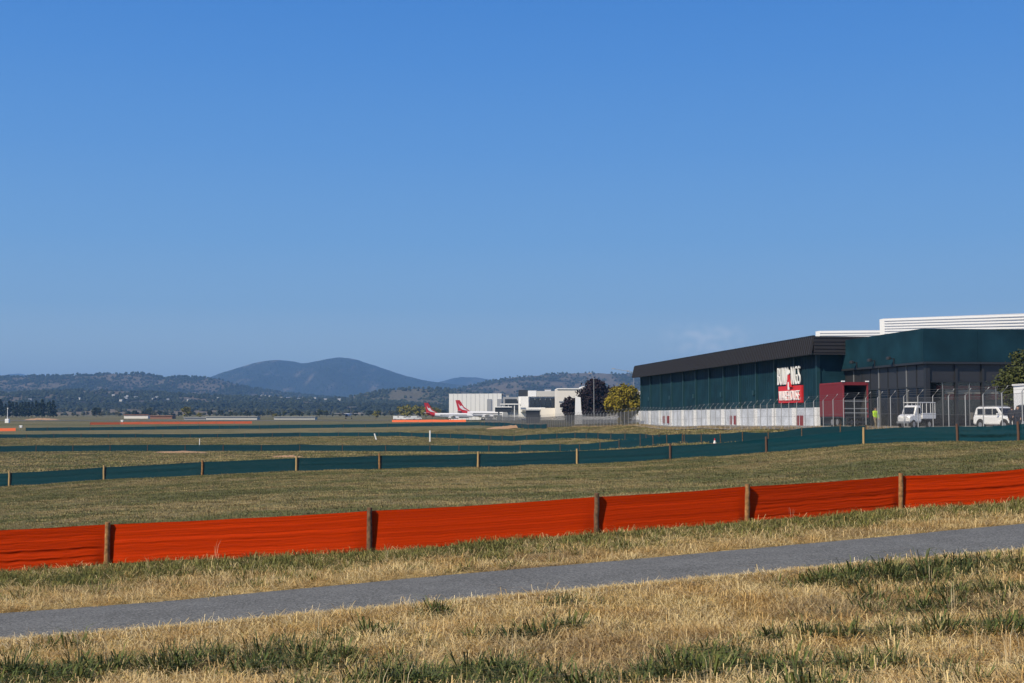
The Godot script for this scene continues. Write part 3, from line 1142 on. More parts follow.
	for q in [["BUNN", 3.6, 2.1, 5.95, -10.3], ["NGS", 2.9, 2.1, 5.95, -6.05], ["WAREHOUSE", 6.7, 1.15, 3.6, -8.3]]:
		var t := text_mesh(q[0], q[1], q[2], 0.12)
		t.name = "lettering"
		t.material_override = M.white_paint
		t.position += Vector3(q[4], q[3], 0.34)
		sg.add_child(t, true)
	var hm := MB.new()
	hm.plate([Vector2(-1.0, 4.6), Vector2(1.0, 4.6), Vector2(0.6, 5.0), Vector2(0.36, 5.5), Vector2(0.3, 6.05), Vector2(-0.3, 6.05), Vector2(-0.36, 5.5), Vector2(-0.6, 5.0)], 0.1, Transform3D(Basis.IDENTITY, Vector3(-8.0, 0, 0.47)))
	part("emblem", hm, M.red_paint, sg)
	hm = MB.new()
	hm.plate([Vector2(-0.2, 4.3), Vector2(0.2, 4.3), Vector2(0.16, 5.2), Vector2(-0.16, 5.2)], 0.1, Transform3D(Basis.IDENTITY, Vector3(-8.0, 0, 0.5)))
	hm.plate([Vector2(-0.4, 6.1), Vector2(0.2, 6.1), Vector2(0.45, 6.25), Vector2(0.36, 6.6), Vector2(-0.15, 6.7), Vector2(-0.4, 6.5)], 0.1, Transform3D(Basis.IDENTITY, Vector3(-8.0, 0, 0.5)))
	part("hammer_emblem", hm, M.white_paint, sg)


func make_glass_hangar() -> void:
	var o := thing("glazed_hangar", "teal hangar with deep fascia above tall dark glazed doors, white ribbed roof behind", "hangar", Vector3(40.0, EYE - 1.05, -121.0), "", hb)
	var D := 46.0
	var L := 19.4
	var top := 9.6
	var low := 6.4
	# fascia boards: side and front, in sheets
	for k in 4:
		rect_part("fascia_panel", -L + k * L / 4 + 0.01, -L + (k + 1) * L / 4 - 0.01, low, top, 0.0, 0.3, M.teal_sheet, o)
	for k in 8:
		rect_part("fascia_panel", 0.0, 0.3, low, top, 0.3 - (k + 1) * 5.6 + 0.01, 0.3 - k * 5.6 - 0.01, M.teal_sheet, o)
	rect_part("fascia_trim", -L, 0.36, low - 0.22, low - 0.01, 0.05, 0.36, M.dark_steel, o)
	rect_part("fascia_trim", 0.05, 0.36, low - 0.22, low - 0.01, -D, 0.04, M.dark_steel, o)
	rect_part("roof", -L, 0.0, top - 0.5, top - 0.3, -D, 0.0, M.roof_grey, o)
	rect_part("rear_wall", -L - 6.0, -L - 5.7, -0.5, top, -D, -0.5, M.grey_door, o)
	rect_part("floor", -L - 5.7, -0.2, -0.4, 0.02, -D, -0.2, M.dark_floor, o)
	# side: glazing with mullions
	var n := 9
	for k in n + 1:
		var x := -L + k * L / n
		rect_part("mullion", x - 0.07, x + 0.07, 0.0, low - 0.23, -0.3, -0.1, M.grey_steel if k % 3 == 1 else M.dark_steel, o)
		if k < n:
			rect_part("glass_pane", x + 0.07, x + L / n - 0.07, 0.1, 3.9, -0.24, -0.2, M.glass, o)
			rect_part("upper_panel", x + 0.07, x + L / n - 0.07, 4.05, low - 0.23, -0.24, -0.16, M.grey_door, o)
	rect_part("transom", -L, -0.4, 3.9, 4.05, -0.3, -0.09, M.dark_steel, o)
	# front: tall door leaves between dark columns
	rect_part("corner_column", -0.35, 0.1, 0.0, low - 0.23, -0.45, 0.0, M.dark_steel, o)
	var z := -0.45
	for k in 14:
		var z1 := z - 2.75
		rect_part("column", -0.28, 0.08, 0.0, low - 0.23, z1 - 0.12, z1 + 0.12, M.dark_steel, o)
		rect_part("upper_panel", -0.2, -0.12, 4.55, low - 0.23, z1 + 0.12, z - 0.12, M.grey_door, o)
		rect_part("transom", -0.26, 0.02, 4.4, 4.55, z1 + 0.12, z - 0.12, M.dark_steel, o)
		rect_part("glass_pane", -0.18, -0.14, 0.05, 4.4, z1 + 0.12, (z + z1) * 0.5 - 0.03, M.glass, o)
		rect_part("glass_pane", -0.18, -0.14, 0.05, 4.4, (z + z1) * 0.5 + 0.03, z - 0.12, M.glass, o)
		rect_part("door_stile", -0.22, -0.1, 0.05, 4.4, (z + z1) * 0.5 - 0.03, (z + z1) * 0.5 + 0.03, M.grey_steel, o)
		z = z1
	# added red and cream bands for pinkish glass reflections, and a cream bench
	rect_part("reflection_band", -0.9, -0.6, 3.75, 4.1, -16.0, -1.6, M.red_paint, o)
	rect_part("reflection_stripe", -0.7, -0.6, 3.3, 3.7, -9.5, -2.4, M.cream_paint, o)
	rect_part("reflection_band", -0.9, -0.6, 2.75, 3.28, -9.5, -2.4, M.maroon_paint, o)
	rect_part("work_bench", -1.4, -0.7, 0.8, 1.5, -7.8, -5.2, M.cream_paint, o)
	# flood lamps on brackets
	for x in [-15.2, -10.6, -6.0]:
		var b := MB.new()
		b.box(Vector3(x, low + 0.55, 0.55), Vector3(0.08, 0.08, 0.6))
		b.box(Vector3(x, low + 0.2, 0.4), Vector3(0.08, 0.7, 0.08))
		var br := part("lamp_bracket", b, M.dark_steel, o)
		b = MB.new()
		b.soft_box(Vector3(x, low + 0.62, 0.95), Vector3(0.55, 0.3, 0.4), 0.08)
		part("flood_lamp", b, M.dark_steel, br)
	# white ribbed roof monitors behind the fascia
	for q in [[-26.6, -25.3, -7.5, -43.0, 12.65, 14.3, 10.9, 4], [-35.4, -34.0, -3.0, -15.0, 11.75, 12.0, 10.9, 3]]:
		var mon := MB.new()
		mon.hexa([Vector3(q[0], 8.0, q[2]), Vector3(q[1], 8.0, q[2]), Vector3(q[1], 8.0, q[3]), Vector3(q[0], 8.0, q[3]), Vector3(q[0], q[4], q[2]), Vector3(q[1], q[4], q[2]), Vector3(q[1], q[5], q[3]), Vector3(q[0], q[5], q[3])])
		var mo := part("roof_monitor", mon, M.white_sheet, o)
		var y: float = q[4] - 0.3
		while y > 9.6:
			mon = MB.new()
			var d: float = (q[5] - q[4]) * clampf((y - 9.0) / (q[4] - 9.0), 0.0, 1.0)
			mon.hexa([Vector3(q[1], y, q[2] + 0.05), Vector3(q[1] + 0.1, y, q[2] + 0.05), Vector3(q[1] + 0.1, y + d, q[3]), Vector3(q[1], y + d, q[3]), Vector3(q[1], y + 0.22, q[2] + 0.05), Vector3(q[1] + 0.06, y + 0.13, q[2] + 0.05), Vector3(q[1] + 0.06, y + 0.13 + d, q[3]), Vector3(q[1], y + 0.22 + d, q[3])])
			part("rib", mon, M.white_sheet, mo)
			y -= 0.3


# ---------------------------------------------------------------- vehicles
func wheel(parent: Node3D, at: Vector3, r: float, w: float) -> void:
	var b := MB.new()
	b.tube([Vector3(0, 0, -w * 0.5), Vector3(0, 0, -w * 0.42), Vector3(0, 0, w * 0.42), Vector3(0, 0, w * 0.5)], [r * 0.93, r, r, r * 0.93], 18)
	var o := part("wheel", b, M.tyre, parent, at)
	for s in [-1, 1]:
		b = MB.new()
		b.tube([Vector3(0, 0, s * (w * 0.5 - 0.02)), Vector3(0, 0, s * (w * 0.5 + 0.015))], [r * 0.62, r * 0.55], 14)
		part("rim", b, M.rim, o)


func loft(b: MB, st: Array) -> void:
	# stations along x: [x, half width, bottom, top, corner]
	var prev := []
	var first := []
	for s in st:
		var w: float = s[1]
		var k: float = s[4]
		var ring := []
		for q in [[-w, s[2] + k], [-w, s[3] - k], [-w + k, s[3]], [w - k, s[3]], [w, s[3] - k], [w, s[2] + k], [w - k, s[2]], [-w + k, s[2]]]:
			ring.append(Vector3(s[0], q[1], q[0]))
		if prev:
			for i in 8:
				var j := (i + 1) % 8
				b.quad(prev[i], prev[j], ring[j], ring[i])
		else:
			first = ring
		prev = ring
	for i in range(1, 7):
		b.tri(prev[0], prev[i], prev[i + 1])
		b.tri(first[0], first[i + 1], first[i])


func make_four_wheel_drive(called: String, label: String, paint: Material, at: Vector3, turn: float, group: String) -> void:
	var o := thing(called, label, "car", at, group, Basis(Vector3.UP, turn))
	var b := MB.new()
	loft(b, [[-2.25, 0.8, 0.45, 1.0, 0.1], [-2.15, 0.88, 0.4, 1.1, 0.1], [-1.0, 0.9, 0.38, 1.12, 0.1], [0.9, 0.9, 0.38, 1.12, 0.1], [1.3, 0.89, 0.4, 1.08, 0.12], [2.05, 0.85, 0.42, 1.0, 0.14], [2.2, 0.76, 0.46, 0.9, 0.14]])
	var body := part("body", b, paint, o)
	b = MB.new()
	loft(b, [[-2.18, 0.78, 1.08, 1.15, 0.02], [-2.0, 0.72, 1.08, 1.78, 0.08], [-1.8, 0.72, 1.08, 1.84, 0.08], [0.15, 0.7, 1.08, 1.84, 0.09], [0.4, 0.69, 1.08, 1.78, 0.09], [1.05, 0.78, 1.06, 1.14, 0.02]])
	part("cabin", b, paint, o)
	for s in [-1.0, 1.0]:
		for q in [[-1.85, -1.05], [-0.97, -0.2], [-0.12, 0.62]]:
			b = MB.new()
			var cut := 0.35 if q[1] > 0.5 else 0.0
			b.hexa([Vector3(q[0], 1.2, s * 0.74), Vector3(q[1], 1.2, s * 0.74), Vector3(q[1], 1.2, s * 0.6), Vector3(q[0], 1.2, s * 0.6), Vector3(q[0], 1.68, s * 0.73), Vector3(q[1] - cut, 1.68, s * 0.73), Vector3(q[1] - cut, 1.68, s * 0.6), Vector3(q[0], 1.68, s * 0.6)])
			part("side_window", b, M.tinted_glass, o)
		b = MB.new()
		b.soft_box(Vector3(0.72, 1.22, s * 0.98), Vector3(0.12, 0.2, 0.2), 0.03)
		part("mirror", b, paint, o)
		b = MB.new()
		b.soft_box(Vector3(2.14, 0.82, s * 0.6), Vector3(0.16, 0.18, 0.3), 0.04)
		part("headlight", b, M.lamp_glass, o)
		for xx in [-1.35, 1.35]:
			wheel(o, Vector3(xx, 0.38, s * 0.78), 0.38, 0.24)
			b = MB.new()
			b.tube([Vector3(xx, 0.42, s * 0.72), Vector3(xx, 0.42, s * 0.905)], [0.46, 0.46], 18)
			part("wheel_arch", b, M.tyre, o)
	b = MB.new()
	b.hexa([Vector3(0.52, 1.18, 0.66), Vector3(1.08, 1.18, 0.66), Vector3(1.08, 1.18, -0.66), Vector3(0.52, 1.18, -0.66), Vector3(0.36, 1.72, 0.6), Vector3(0.54, 1.72, 0.6), Vector3(0.54, 1.72, -0.6), Vector3(0.36, 1.72, -0.6)])
	part("windscreen", b, M.tinted_glass, o)
	b = MB.new()
	b.soft_box(Vector3(2.2, 0.58, 0), Vector3(0.2, 0.24, 1.66), 0.05)
	var bu := part("bumper", b, paint, o)
	b = MB.new()
	b.box(Vector3(2.31, 0.58, 0), Vector3(0.02, 0.12, 0.38))
	part("number_plate", b, M.lamp_glass, bu)
	b = MB.new()
	b.box(Vector3(2.2, 0.82, 0), Vector3(0.08, 0.16, 0.84))
	part("grille", b, M.dark_steel, o)
	for s in [-0.6, 0.6]:
		b = MB.new()
		b.tube([Vector3(-1.7, 1.9, s), Vector3(0.1, 1.9, s)], [0.02, 0.02], 6)
		part("roof_rail", b, M.grey_steel, o)


func make_utility() -> void:
	var o := thing("utility_truck", "small white tray back utility with a pipe rack over the tray", "utility truck", pos(sx(914, 101), 101, 0.06), "", Basis(Vector3.UP, PI + 0.5) * Basis.from_scale(Vector3(0.7, 1.06, 0.92)))
	var b := MB.new()
	loft(b, [[0.55, 0.72, 0.5, 1.1, 0.08], [1.2, 0.74, 0.48, 1.12, 0.1], [1.6, 0.72, 0.5, 1.04, 0.14], [1.72, 0.62, 0.55, 0.95, 0.14]])
	part("bonnet", b, M.car_white, o)
	b = MB.new()
	loft(b, [[-0.1, 0.74, 0.5, 1.78, 0.1], [0.4, 0.74, 0.5, 1.8, 0.1], [0.62, 0.73, 0.5, 1.72, 0.1], [0.92, 0.74, 0.5, 1.12, 0.03]])
	part("cab", b, M.car_white, o)
	b = MB.new()
	b.hexa([Vector3(0.66, 1.14, 0.62), Vector3(0.95, 1.14, 0.62), Vector3(0.95, 1.14, -0.62), Vector3(0.66, 1.14, -0.62), Vector3(0.6, 1.66, 0.58), Vector3(0.72, 1.66, 0.58), Vector3(0.72, 1.66, -0.58), Vector3(0.6, 1.66, -0.58)])
	part("windscreen", b, M.tinted_glass, o)
	for s in [-1.0, 1.0]:
		b = MB.new()
		b.box(Vector3(0.24, 1.4, s * 0.74), Vector3(0.5, 0.42, 0.03))
		part("side_window", b, M.tinted_glass, o)
		b = MB.new()
		b.soft_box(Vector3(1.7, 0.82, s * 0.5), Vector3(0.1, 0.2, 0.22), 0.03)
		part("headlight", b, M.lamp_glass, o)
		b = MB.new()
		b.box(Vector3(-1.2, 1.04, s * 0.86), Vector3(2.1, 0.36, 0.05))
		part("tray_side", b, M.car_white, o)
		for xx in [-1.35, 1.1]:
			wheel(o, Vector3(xx, 0.36, s * 0.68), 0.36, 0.22)
		b = MB.new()
		for xx in [-2.2, -1.5, -0.85, -0.2]:
			b.tube([Vector3(xx, 1.2, s * 0.84), Vector3(xx, 2.02, s * 0.84)], [0.03, 0.03], 6)
		b.tube([Vector3(-2.25, 2.02, s * 0.84), Vector3(0.5, 2.02, s * 0.84)], [0.035, 0.035], 6)
		part("rack_frame", b, M.car_white, o)
	b = MB.new()
	for xx in [-2.2, -0.2, 0.45]:
		b.tube([Vector3(xx, 2.02, -0.84), Vector3(xx, 2.02, 0.84)], [0.03, 0.03], 6)
	part("rack_bars", b, M.car_white, o)
	b = MB.new()
	b.box(Vector3(-1.2, 0.84, 0), Vector3(2.1, 0.08, 1.76))
	part("tray_floor", b, M.car_white, o)
	b = MB.new()
	b.box(Vector3(-2.25, 1.04, 0), Vector3(0.05, 0.36, 1.76))
	part("tailgate", b, M.car_white, o)
	b = MB.new()
	b.box(Vector3(-0.4, 0.6, 0), Vector3(3.6, 0.2, 0.8))
	part("chassis", b, M.dark_steel, o)
	b = MB.new()
	b.soft_box(Vector3(1.78, 0.52, 0), Vector3(0.14, 0.16, 1.4), 0.03)
	part("bumper", b, M.grey_steel, o)
	b = MB.new()
	b.soft_box(Vector3(-0.7, 1.35, 0.2), Vector3(0.6, 0.6, 0.8), 0.05)
	part("tool_box", b, M.grey_steel, o)


func make_red_truck() -> void:
	var o := thing("box_trailer", "red box trailer with its rear open on shelves and painted shade beside the hangar end", "trailer", Vector3(sx(843, 118), EYE - 1.0, -118), "", hb)
	var w := 2.45
	var L := 5.6
	rect_part("side_curtain", -L, 0, 1.05, 4.15, -0.06, 0.0, M.trailer_red, o)
	rect_part("side_curtain", -L, 0, 1.05, 4.15, -w - 0.06, -w, M.red_paint, o)
	rect_part("roof", -L, 0.02, 4.16, 4.28, -w - 0.08, 0.02, M.maroon_paint, o)
	rect_part("floor", -L, 0, 0.92, 1.04, -w - 0.04, -0.02, M.dark_steel, o)
	rect_part("front_bulkhead", -L - 0.1, -L, 0.95, 4.15, -w - 0.05, 0.0, M.maroon_paint, o)
	rect_part("rear_header", 0.0, 0.1, 4.0, 4.3, -w - 0.08, 0.02, M.trailer_red, o)
	for z in [-0.06, -w]:
		rect_part("rear_post", 0.0, 0.08, 0.95, 4.0, z - 0.06, z + 0.08, M.maroon_paint, o)
		rect_part("corner_cap", 0.0, 0.16, 4.31, 4.42, z - 0.12, z + 0.2, M.white_paint, o)
	rect_part("shade_panel", -L, -0.05, 1.06, 4.1, -0.12, -0.07, M.opening_shade, o)  # dark sheets inside both walls, painted as the shade of the open rear
	rect_part("shade_panel", -L, -0.05, 1.06, 4.1, -w + 0.01, -w + 0.06, M.opening_shade, o)
	rect_part("shade_block", -1.8, -1.4, 1.05, 3.4, -w + 0.1, -0.2, M.opening_shade, o)  # added dark block, stands for the shade deeper in the trailer
	for y in [2.45, 1.75, 1.35]:
		rect_part("rear_bar", 0.12, 0.17, y, y + 0.09, -w + 0.05, -0.1, M.grey_steel, o)
	rect_part("under_run_bar", -0.1, 0.05, 0.45, 0.6, -w + 0.1, -0.1, M.dark_steel, o)
	rect_part("side_skirt", -L, -3.6, 0.3, 0.9, -0.5, -0.4, M.dark_steel, o)
	for x in [-1.6, -2.9]:
		for z in [-0.25, -w + 0.2]:
			wheel(o, Vector3(x, 0.5, z), 0.5, 0.3)


# ---------------------------------------------------------------- people
func net(caps: Array, cell: float, k: float) -> ArrayMesh:
	var lo := Vector3.ONE * 99.0
	var hi := -lo
	for c in caps:
		var r: float = maxf(c[2], c[3]) + cell * 2.0
		lo = lo.min(c[0] - Vector3.ONE * r).min(c[1] - Vector3.ONE * r)
		hi = hi.max(c[0] + Vector3.ONE * r).max(c[1] + Vector3.ONE * r)
	var nx := int((hi.x - lo.x) / cell) + 2
	var ny := int((hi.y - lo.y) / cell) + 2
	var nz := int((hi.z - lo.z) / cell) + 2
	var f := PackedFloat32Array()
	f.resize(nx * ny * nz)
	for z in nz:
		for y in ny:
			for x in nx:
				var p := lo + Vector3(x, y, z) * cell
				var d := 9.0
				for c in caps:
					var ab: Vector3 = c[1] - c[0]
					var t := clampf((p - c[0]).dot(ab) / maxf(ab.length_squared(), 1e-6), 0.0, 1.0)
					var e: float = p.distance_to(c[0] + ab * t) - lerpf(c[2], c[3], t)
					var h := clampf(0.5 + 0.5 * (d - e) / k, 0.0, 1.0)
					d = lerpf(d, e, h) - k * h * (1.0 - h)
				f[(z * ny + y) * nx + x] = d
	var ids := {}
	var v := PackedVector3Array()
	var n := PackedVector3Array()
	var idx := PackedInt32Array()
	for z in nz - 1:
		for y in ny - 1:
			for x in nx - 1:
				var inside := 0
				var sum := Vector3.ZERO
				var g := Vector3.ZERO
				var vals := []
				for q in 8:
					var val := f[((z + (q >> 2)) * ny + y + ((q >> 1) & 1)) * nx + x + (q & 1)]
					vals.append(val)
					if val < 0:
						inside += 1
					g += Vector3((q & 1) * 2 - 1, ((q >> 1) & 1) * 2 - 1, (q >> 2) * 2 - 1) * val
				if inside == 0 or inside == 8:
					continue
				var cnt := 0
				for q in 8:
					for bit in [1, 2, 4]:
						if q & bit:
							continue
						var w: int = q | bit
						if (vals[q] < 0) != (vals[w] < 0):
							var t: float = vals[q] / (vals[q] - vals[w])
							var pa := Vector3(q & 1, (q >> 1) & 1, q >> 2)
							var pb := Vector3(w & 1, (w >> 1) & 1, w >> 2)
							sum += pa.lerp(pb, t)
							cnt += 1
				ids[(z * ny + y) * nx + x] = v.size()
				v.append(lo + (Vector3(x, y, z) + sum / cnt) * cell)
				n.append(g.normalized())
	for z in range(1, nz - 1):
		for y in range(1, ny - 1):
			for x in range(1, nx - 1):
				var here := (z * ny + y) * nx + x
				var a := f[here] < 0
				for ax in 3:
					var step: int = [1, nx, nx * ny][ax]
					if a == (f[here + step] < 0):
						continue
					var s1: int = [nx, nx * ny, 1][ax]
					var s2: int = [nx * ny, 1, nx][ax]
					var q := [here, here - s1, here - s1 - s2, here - s2]
					if not (ids.has(q[0]) and ids.has(q[1]) and ids.has(q[2]) and ids.has(q[3])):
						continue
					var w := [ids[q[0]], ids[q[1]], ids[q[2]], ids[q[3]]]
					if a:
						idx.append_array([w[0], w[2], w[1], w[0], w[3], w[2]])
					else:
						idx.append_array([w[0], w[1], w[2], w[0], w[2], w[3]])
	var arr := []
	arr.resize(Mesh.ARRAY_MAX)
	arr[Mesh.ARRAY_VERTEX] = v
	arr[Mesh.ARRAY_NORMAL] = n
	arr[Mesh.ARRAY_INDEX] = idx
	var m := ArrayMesh.new()
	m.add_surface_from_arrays(Mesh.PRIMITIVE_TRIANGLES, arr)
	return m


func make_person(label: String, at: Vector3, turn: float, top_m: Material, leg_m: Material, stride: float, arm: float, group: String) -> Node3D:
	var o := thing("person", label, "person", at, group, Basis(Vector3.UP, turn))
	var sh := [Vector3(-0.19, 1.42, 0), Vector3(0.19, 1.42, 0)]
	var el := [Vector3(-0.26, 1.14, 0.04 + arm), Vector3(0.26, 1.14, 0.02)]
	var wr := [Vector3(-0.24, 0.93 + arm, 0.16 + arm), Vector3(0.25, 0.9, 0.1)]
	var hp := [Vector3(-0.1, 0.92, 0), Vector3(0.1, 0.92, 0)]
	var kn := [Vector3(-0.11, 0.5, 0.03 + stride), Vector3(0.11, 0.5, 0.03 - stride * 0.4)]
	var an := [Vector3(-0.11, 0.08, stride), Vector3(0.11, 0.08, -stride)]
	var skin := [[Vector3(0, 1.62, 0.01), Vector3(0, 1.67, 0.0), 0.085, 0.095], [Vector3(0, 1.55, 0.03), Vector3(0, 1.57, 0.035), 0.06, 0.06], [Vector3(0, 1.42, -0.01), Vector3(0, 1.56, 0.0), 0.06, 0.055], [Vector3(0, 1.61, 0.1), Vector3(0, 1.59, 0.112), 0.012, 0.016], [Vector3(0, 1.0, 0), Vector3(0, 1.36, 0), 0.12, 0.13]]
	for i in 2:
		skin.append([sh[i], el[i], 0.05, 0.042])
		skin.append([el[i], wr[i], 0.042, 0.03])
		var dir: Vector3 = (wr[i] - el[i]).normalized()
		skin.append([wr[i], wr[i] + dir * 0.09, 0.035, 0.035])
		for k in 4:
			var off := Vector3(0.0, 0, 0.018) * (k - 1.5)
			skin.append([wr[i] + dir * 0.09 + off, wr[i] + dir * (0.17 - 0.01 * absf(k - 1.5)) + off, 0.01, 0.009])
		skin.append([wr[i] + dir * 0.04, wr[i] + dir * 0.1 + Vector3(0, 0, 0.05), 0.012, 0.01])
		skin.append([Vector3(0.1 * (i * 2 - 1), 1.62, 0.0), Vector3(0.095 * (i * 2 - 1), 1.65, 0.0), 0.015, 0.018])
		skin.append([hp[i], kn[i], 0.08, 0.055])
		skin.append([kn[i], an[i], 0.055, 0.04])
	part("body", net(skin, 0.024, 0.03), M.skin, o)
	var topc := [[Vector3(-0.04, 0.98, 0), Vector3(-0.07, 1.38, 0), 0.145, 0.14], [Vector3(0.04, 0.98, 0), Vector3(0.07, 1.38, 0), 0.145, 0.14], [sh[0], sh[1], 0.08, 0.08]]
	var legs := [[Vector3(-0.06, 0.97, 0), Vector3(0.06, 0.97, 0), 0.14, 0.14]]
	var shoes := []
	for i in 2:
		topc.append([sh[i], el[i], 0.075, 0.062])
		topc.append([el[i], el[i].lerp(wr[i], 0.85), 0.06, 0.05])
		legs.append([hp[i], kn[i], 0.105, 0.08])
		legs.append([kn[i], an[i] + Vector3(0, 0.02, 0), 0.08, 0.062])
		shoes.append([an[i] + Vector3(0, -0.03, -0.04), an[i] + Vector3(0, -0.035, 0.16), 0.05, 0.042])
	part("jacket", net(topc, 0.03, 0.05), top_m, o)
	part("trousers", net(legs, 0.03, 0.04), leg_m, o)
	part("shoes", net(shoes, 0.025, 0.01), M.tyre, o)
	part("hair", net([[Vector3(0, 1.68, -0.025), Vector3(0, 1.71, -0.01), 0.1, 0.098]], 0.025, 0.02), M.hair, o)
	return o


# ---------------------------------------------------------------- trees
func tree(called: String, label: String, seed_: int, h: float, w: float, leaves: int, leaf: float, m: Material, group: String, kind := "round") -> Node3D:
	var r := RandomNumberGenerator.new()
	r.seed = seed_
	var o := thing(called, label, "tree", Vector3.ZERO, group)
	var tr := MB.new()
	var th := h * (0.9 if kind == "cone" else 0.6)
	tr.tube([Vector3(0, -0.4, 0), Vector3(0.02 * h, th * 0.4, 0), Vector3(0, th, 0.01 * h)], [0.028 * h, 0.02 * h, 0.006 * h], 7)
	var c := MB.new()
	c.colored = true
	var clumps := []
	var n := 16 if leaves < 500 else (64 if kind == "low" else 34)
	for i in n:
		var y: float
		var rad: float
		var a := r.randf() * TAU
		var size: float
		if kind == "cone":
			y = lerpf(0.12, 0.98, (i + 0.5) / n)
			rad = w * 0.42 * (1.05 - y) * sqrt(r.randf())
			size = w * (0.10 + 0.2 * (1.0 - y))
			clumps.append([Vector3(cos(a) * rad, y * h, sin(a) * rad), Vector3(size, h * 0.08, size)])
		else:
			var q := Vector3(r.randfn(), r.randfn(), r.randfn()).normalized() * pow(r.randf(), 0.36)
			var p := Vector3(q.x * w * 0.37, h * (0.46 if kind == "low" else 0.55) + q.y * h * (0.4 if kind == "low" else 0.38), q.z * w * 0.37)
			if q.y < -0.3:
				p.x *= 0.8
				p.z *= 0.8
			size = w * (r.randf_range(0.12, 0.18) if kind == "low" else r.randf_range(0.11, 0.2))
			clumps.append([p, Vector3(size, size * 0.8, size)])
			if i % 3 == 0:
				tr.tube([Vector3(0, th * r.randf_range(0.4, 0.9), 0), p], [0.009 * h, 0.003 * h], 5, false)
	for i in leaves:
		var k = clumps[i % clumps.size()]
		var q := Vector3(r.randfn(), r.randfn(), r.randfn())
		q = q.normalized() * pow(r.randf(), 0.4) * (1.0 if r.randf() > 0.07 else 1.45)
		var p: Vector3 = k[0] + q * k[1]
		var d := (q + Vector3(r.randfn(), r.randfn(), r.randfn()) * 0.6 + Vector3.UP * 0.3).normalized()
		var s := d.cross(Vector3(r.randfn(), r.randfn(), r.randfn())).normalized() * leaf * r.randf_range(0.6, 1.3)
		var t := d.cross(s).normalized() * leaf * r.randf_range(0.6, 1.2)
		# each leaf its own random tone, the same spread everywhere in the crown
		var b := r.randf_range(0.6, 1.4)
		c.tint = Color(b * r.randf_range(0.9, 1.15), b, b * r.randf_range(0.85, 1.1))
		c.tri_n(p - s * 0.5, p + t * 0.6, p + s * 0.5, d, d, d)
		c.tri_n(p - s * 0.5, p + s * 0.5, p - t * 0.5, d, d, d)
	part("trunk", tr, M.bark, o)
	part("crown", c, m, o)
	return o


func make_trees() -> void:
	var t := tree("plum_tree", "large round dark purple leaved tree behind the security fence", 301, 11.2, 11.0, 15000, 0.55, M.leaf_purple, "", "low")
	t.position = at_px(597, 300)
	t = tree("plum_tree", "small dark purple leaved tree beside the white pylon", 302, 8.2, 5.2, 3600, 0.45, M.leaf_purple, "", "low")
	t.position = at_px(570, 306)
	t = tree("autumn_tree", "yellow green autumn tree between the purple tree and the teal hangar", 303, 9.3, 9.0, 11000, 0.46, M.leaf_yellow, "", "low")
	t.position = at_px(624, 262)
	t = tree("evergreen_tree", "dark olive bushy tree standing before the glazed hangar doors", 304, 7.6, 6.8, 14000, 0.24, M.leaf_green, "", "low")
	t.position = at_px(1031, 110)
	# belt of trees across the far side of the airfield
	var r := RandomNumberGenerator.new()
	r.seed = 88
	var kinds := [
		tree("pine_tree", "dark pine in the dense row behind the white mast", 311, 12.0, 6.0, 420, 1.2, M.leaf_pine, "pines behind the mast", "cone"),
		tree("dark_tree", "dark green round tree in the belt across the airfield", 312, 8.0, 9.0, 420, 1.1, M.leaf_dark, "dark trees of the far belt"),
		tree("grey_tree", "thin grey olive tree in the scrub across the airfield", 313, 6.5, 8.0, 260, 0.9, M.leaf_grey, "grey scrub trees of the far belt"),
		tree("lime_tree", "pale yellow green tree in the belt across the airfield", 314, 8.5, 10.0, 420, 1.0, M.leaf_lime, "pale trees of the far belt"),
		tree("green_tree", "mid green tree in the belt across the airfield", 315, 9.0, 9.0, 420, 1.1, M.leaf_green, "green trees of the far belt"),
	]
	var used := [false, false, false, false, false]
	var spots := []
	var px := -30.0
	while px < 56.0:
		spots.append([0, px, r.randf_range(940, 1000), r.randf_range(0.85, 1.15)])
		px += r.randf_range(2.0, 4.0)
	px = 54.0
	while px < 448.0:
		var k := 1
		var roll := r.randf()
		if px < 135.0:
			k = 2 if roll < 0.7 else 1
		elif px > 392.0 and px < 440.0:
			k = 3 if roll < 0.55 else 4
		elif roll < 0.3:
			k = 4
		elif roll < 0.45:
			k = 2
		elif roll < 0.52:
			k = 3
		spots.append([k, px, r.randf_range(980, 1250) if k != 3 else r.randf_range(780, 840), r.randf_range(0.35, 0.8) if px < 390.0 else r.randf_range(0.8, 1.2)])
		px += r.randf_range(2.2, 7.5)
	for s in spots:
		var p := at_px(s[1], s[2])
		if not used[s[0]]:
			kinds[s[0]].position = p
			used[s[0]] = true
		else:
			copy(kinds[s[0]], p, r.randf() * TAU, "", s[3])


# ---------------------------------------------------------------- hills
var ridges := {}


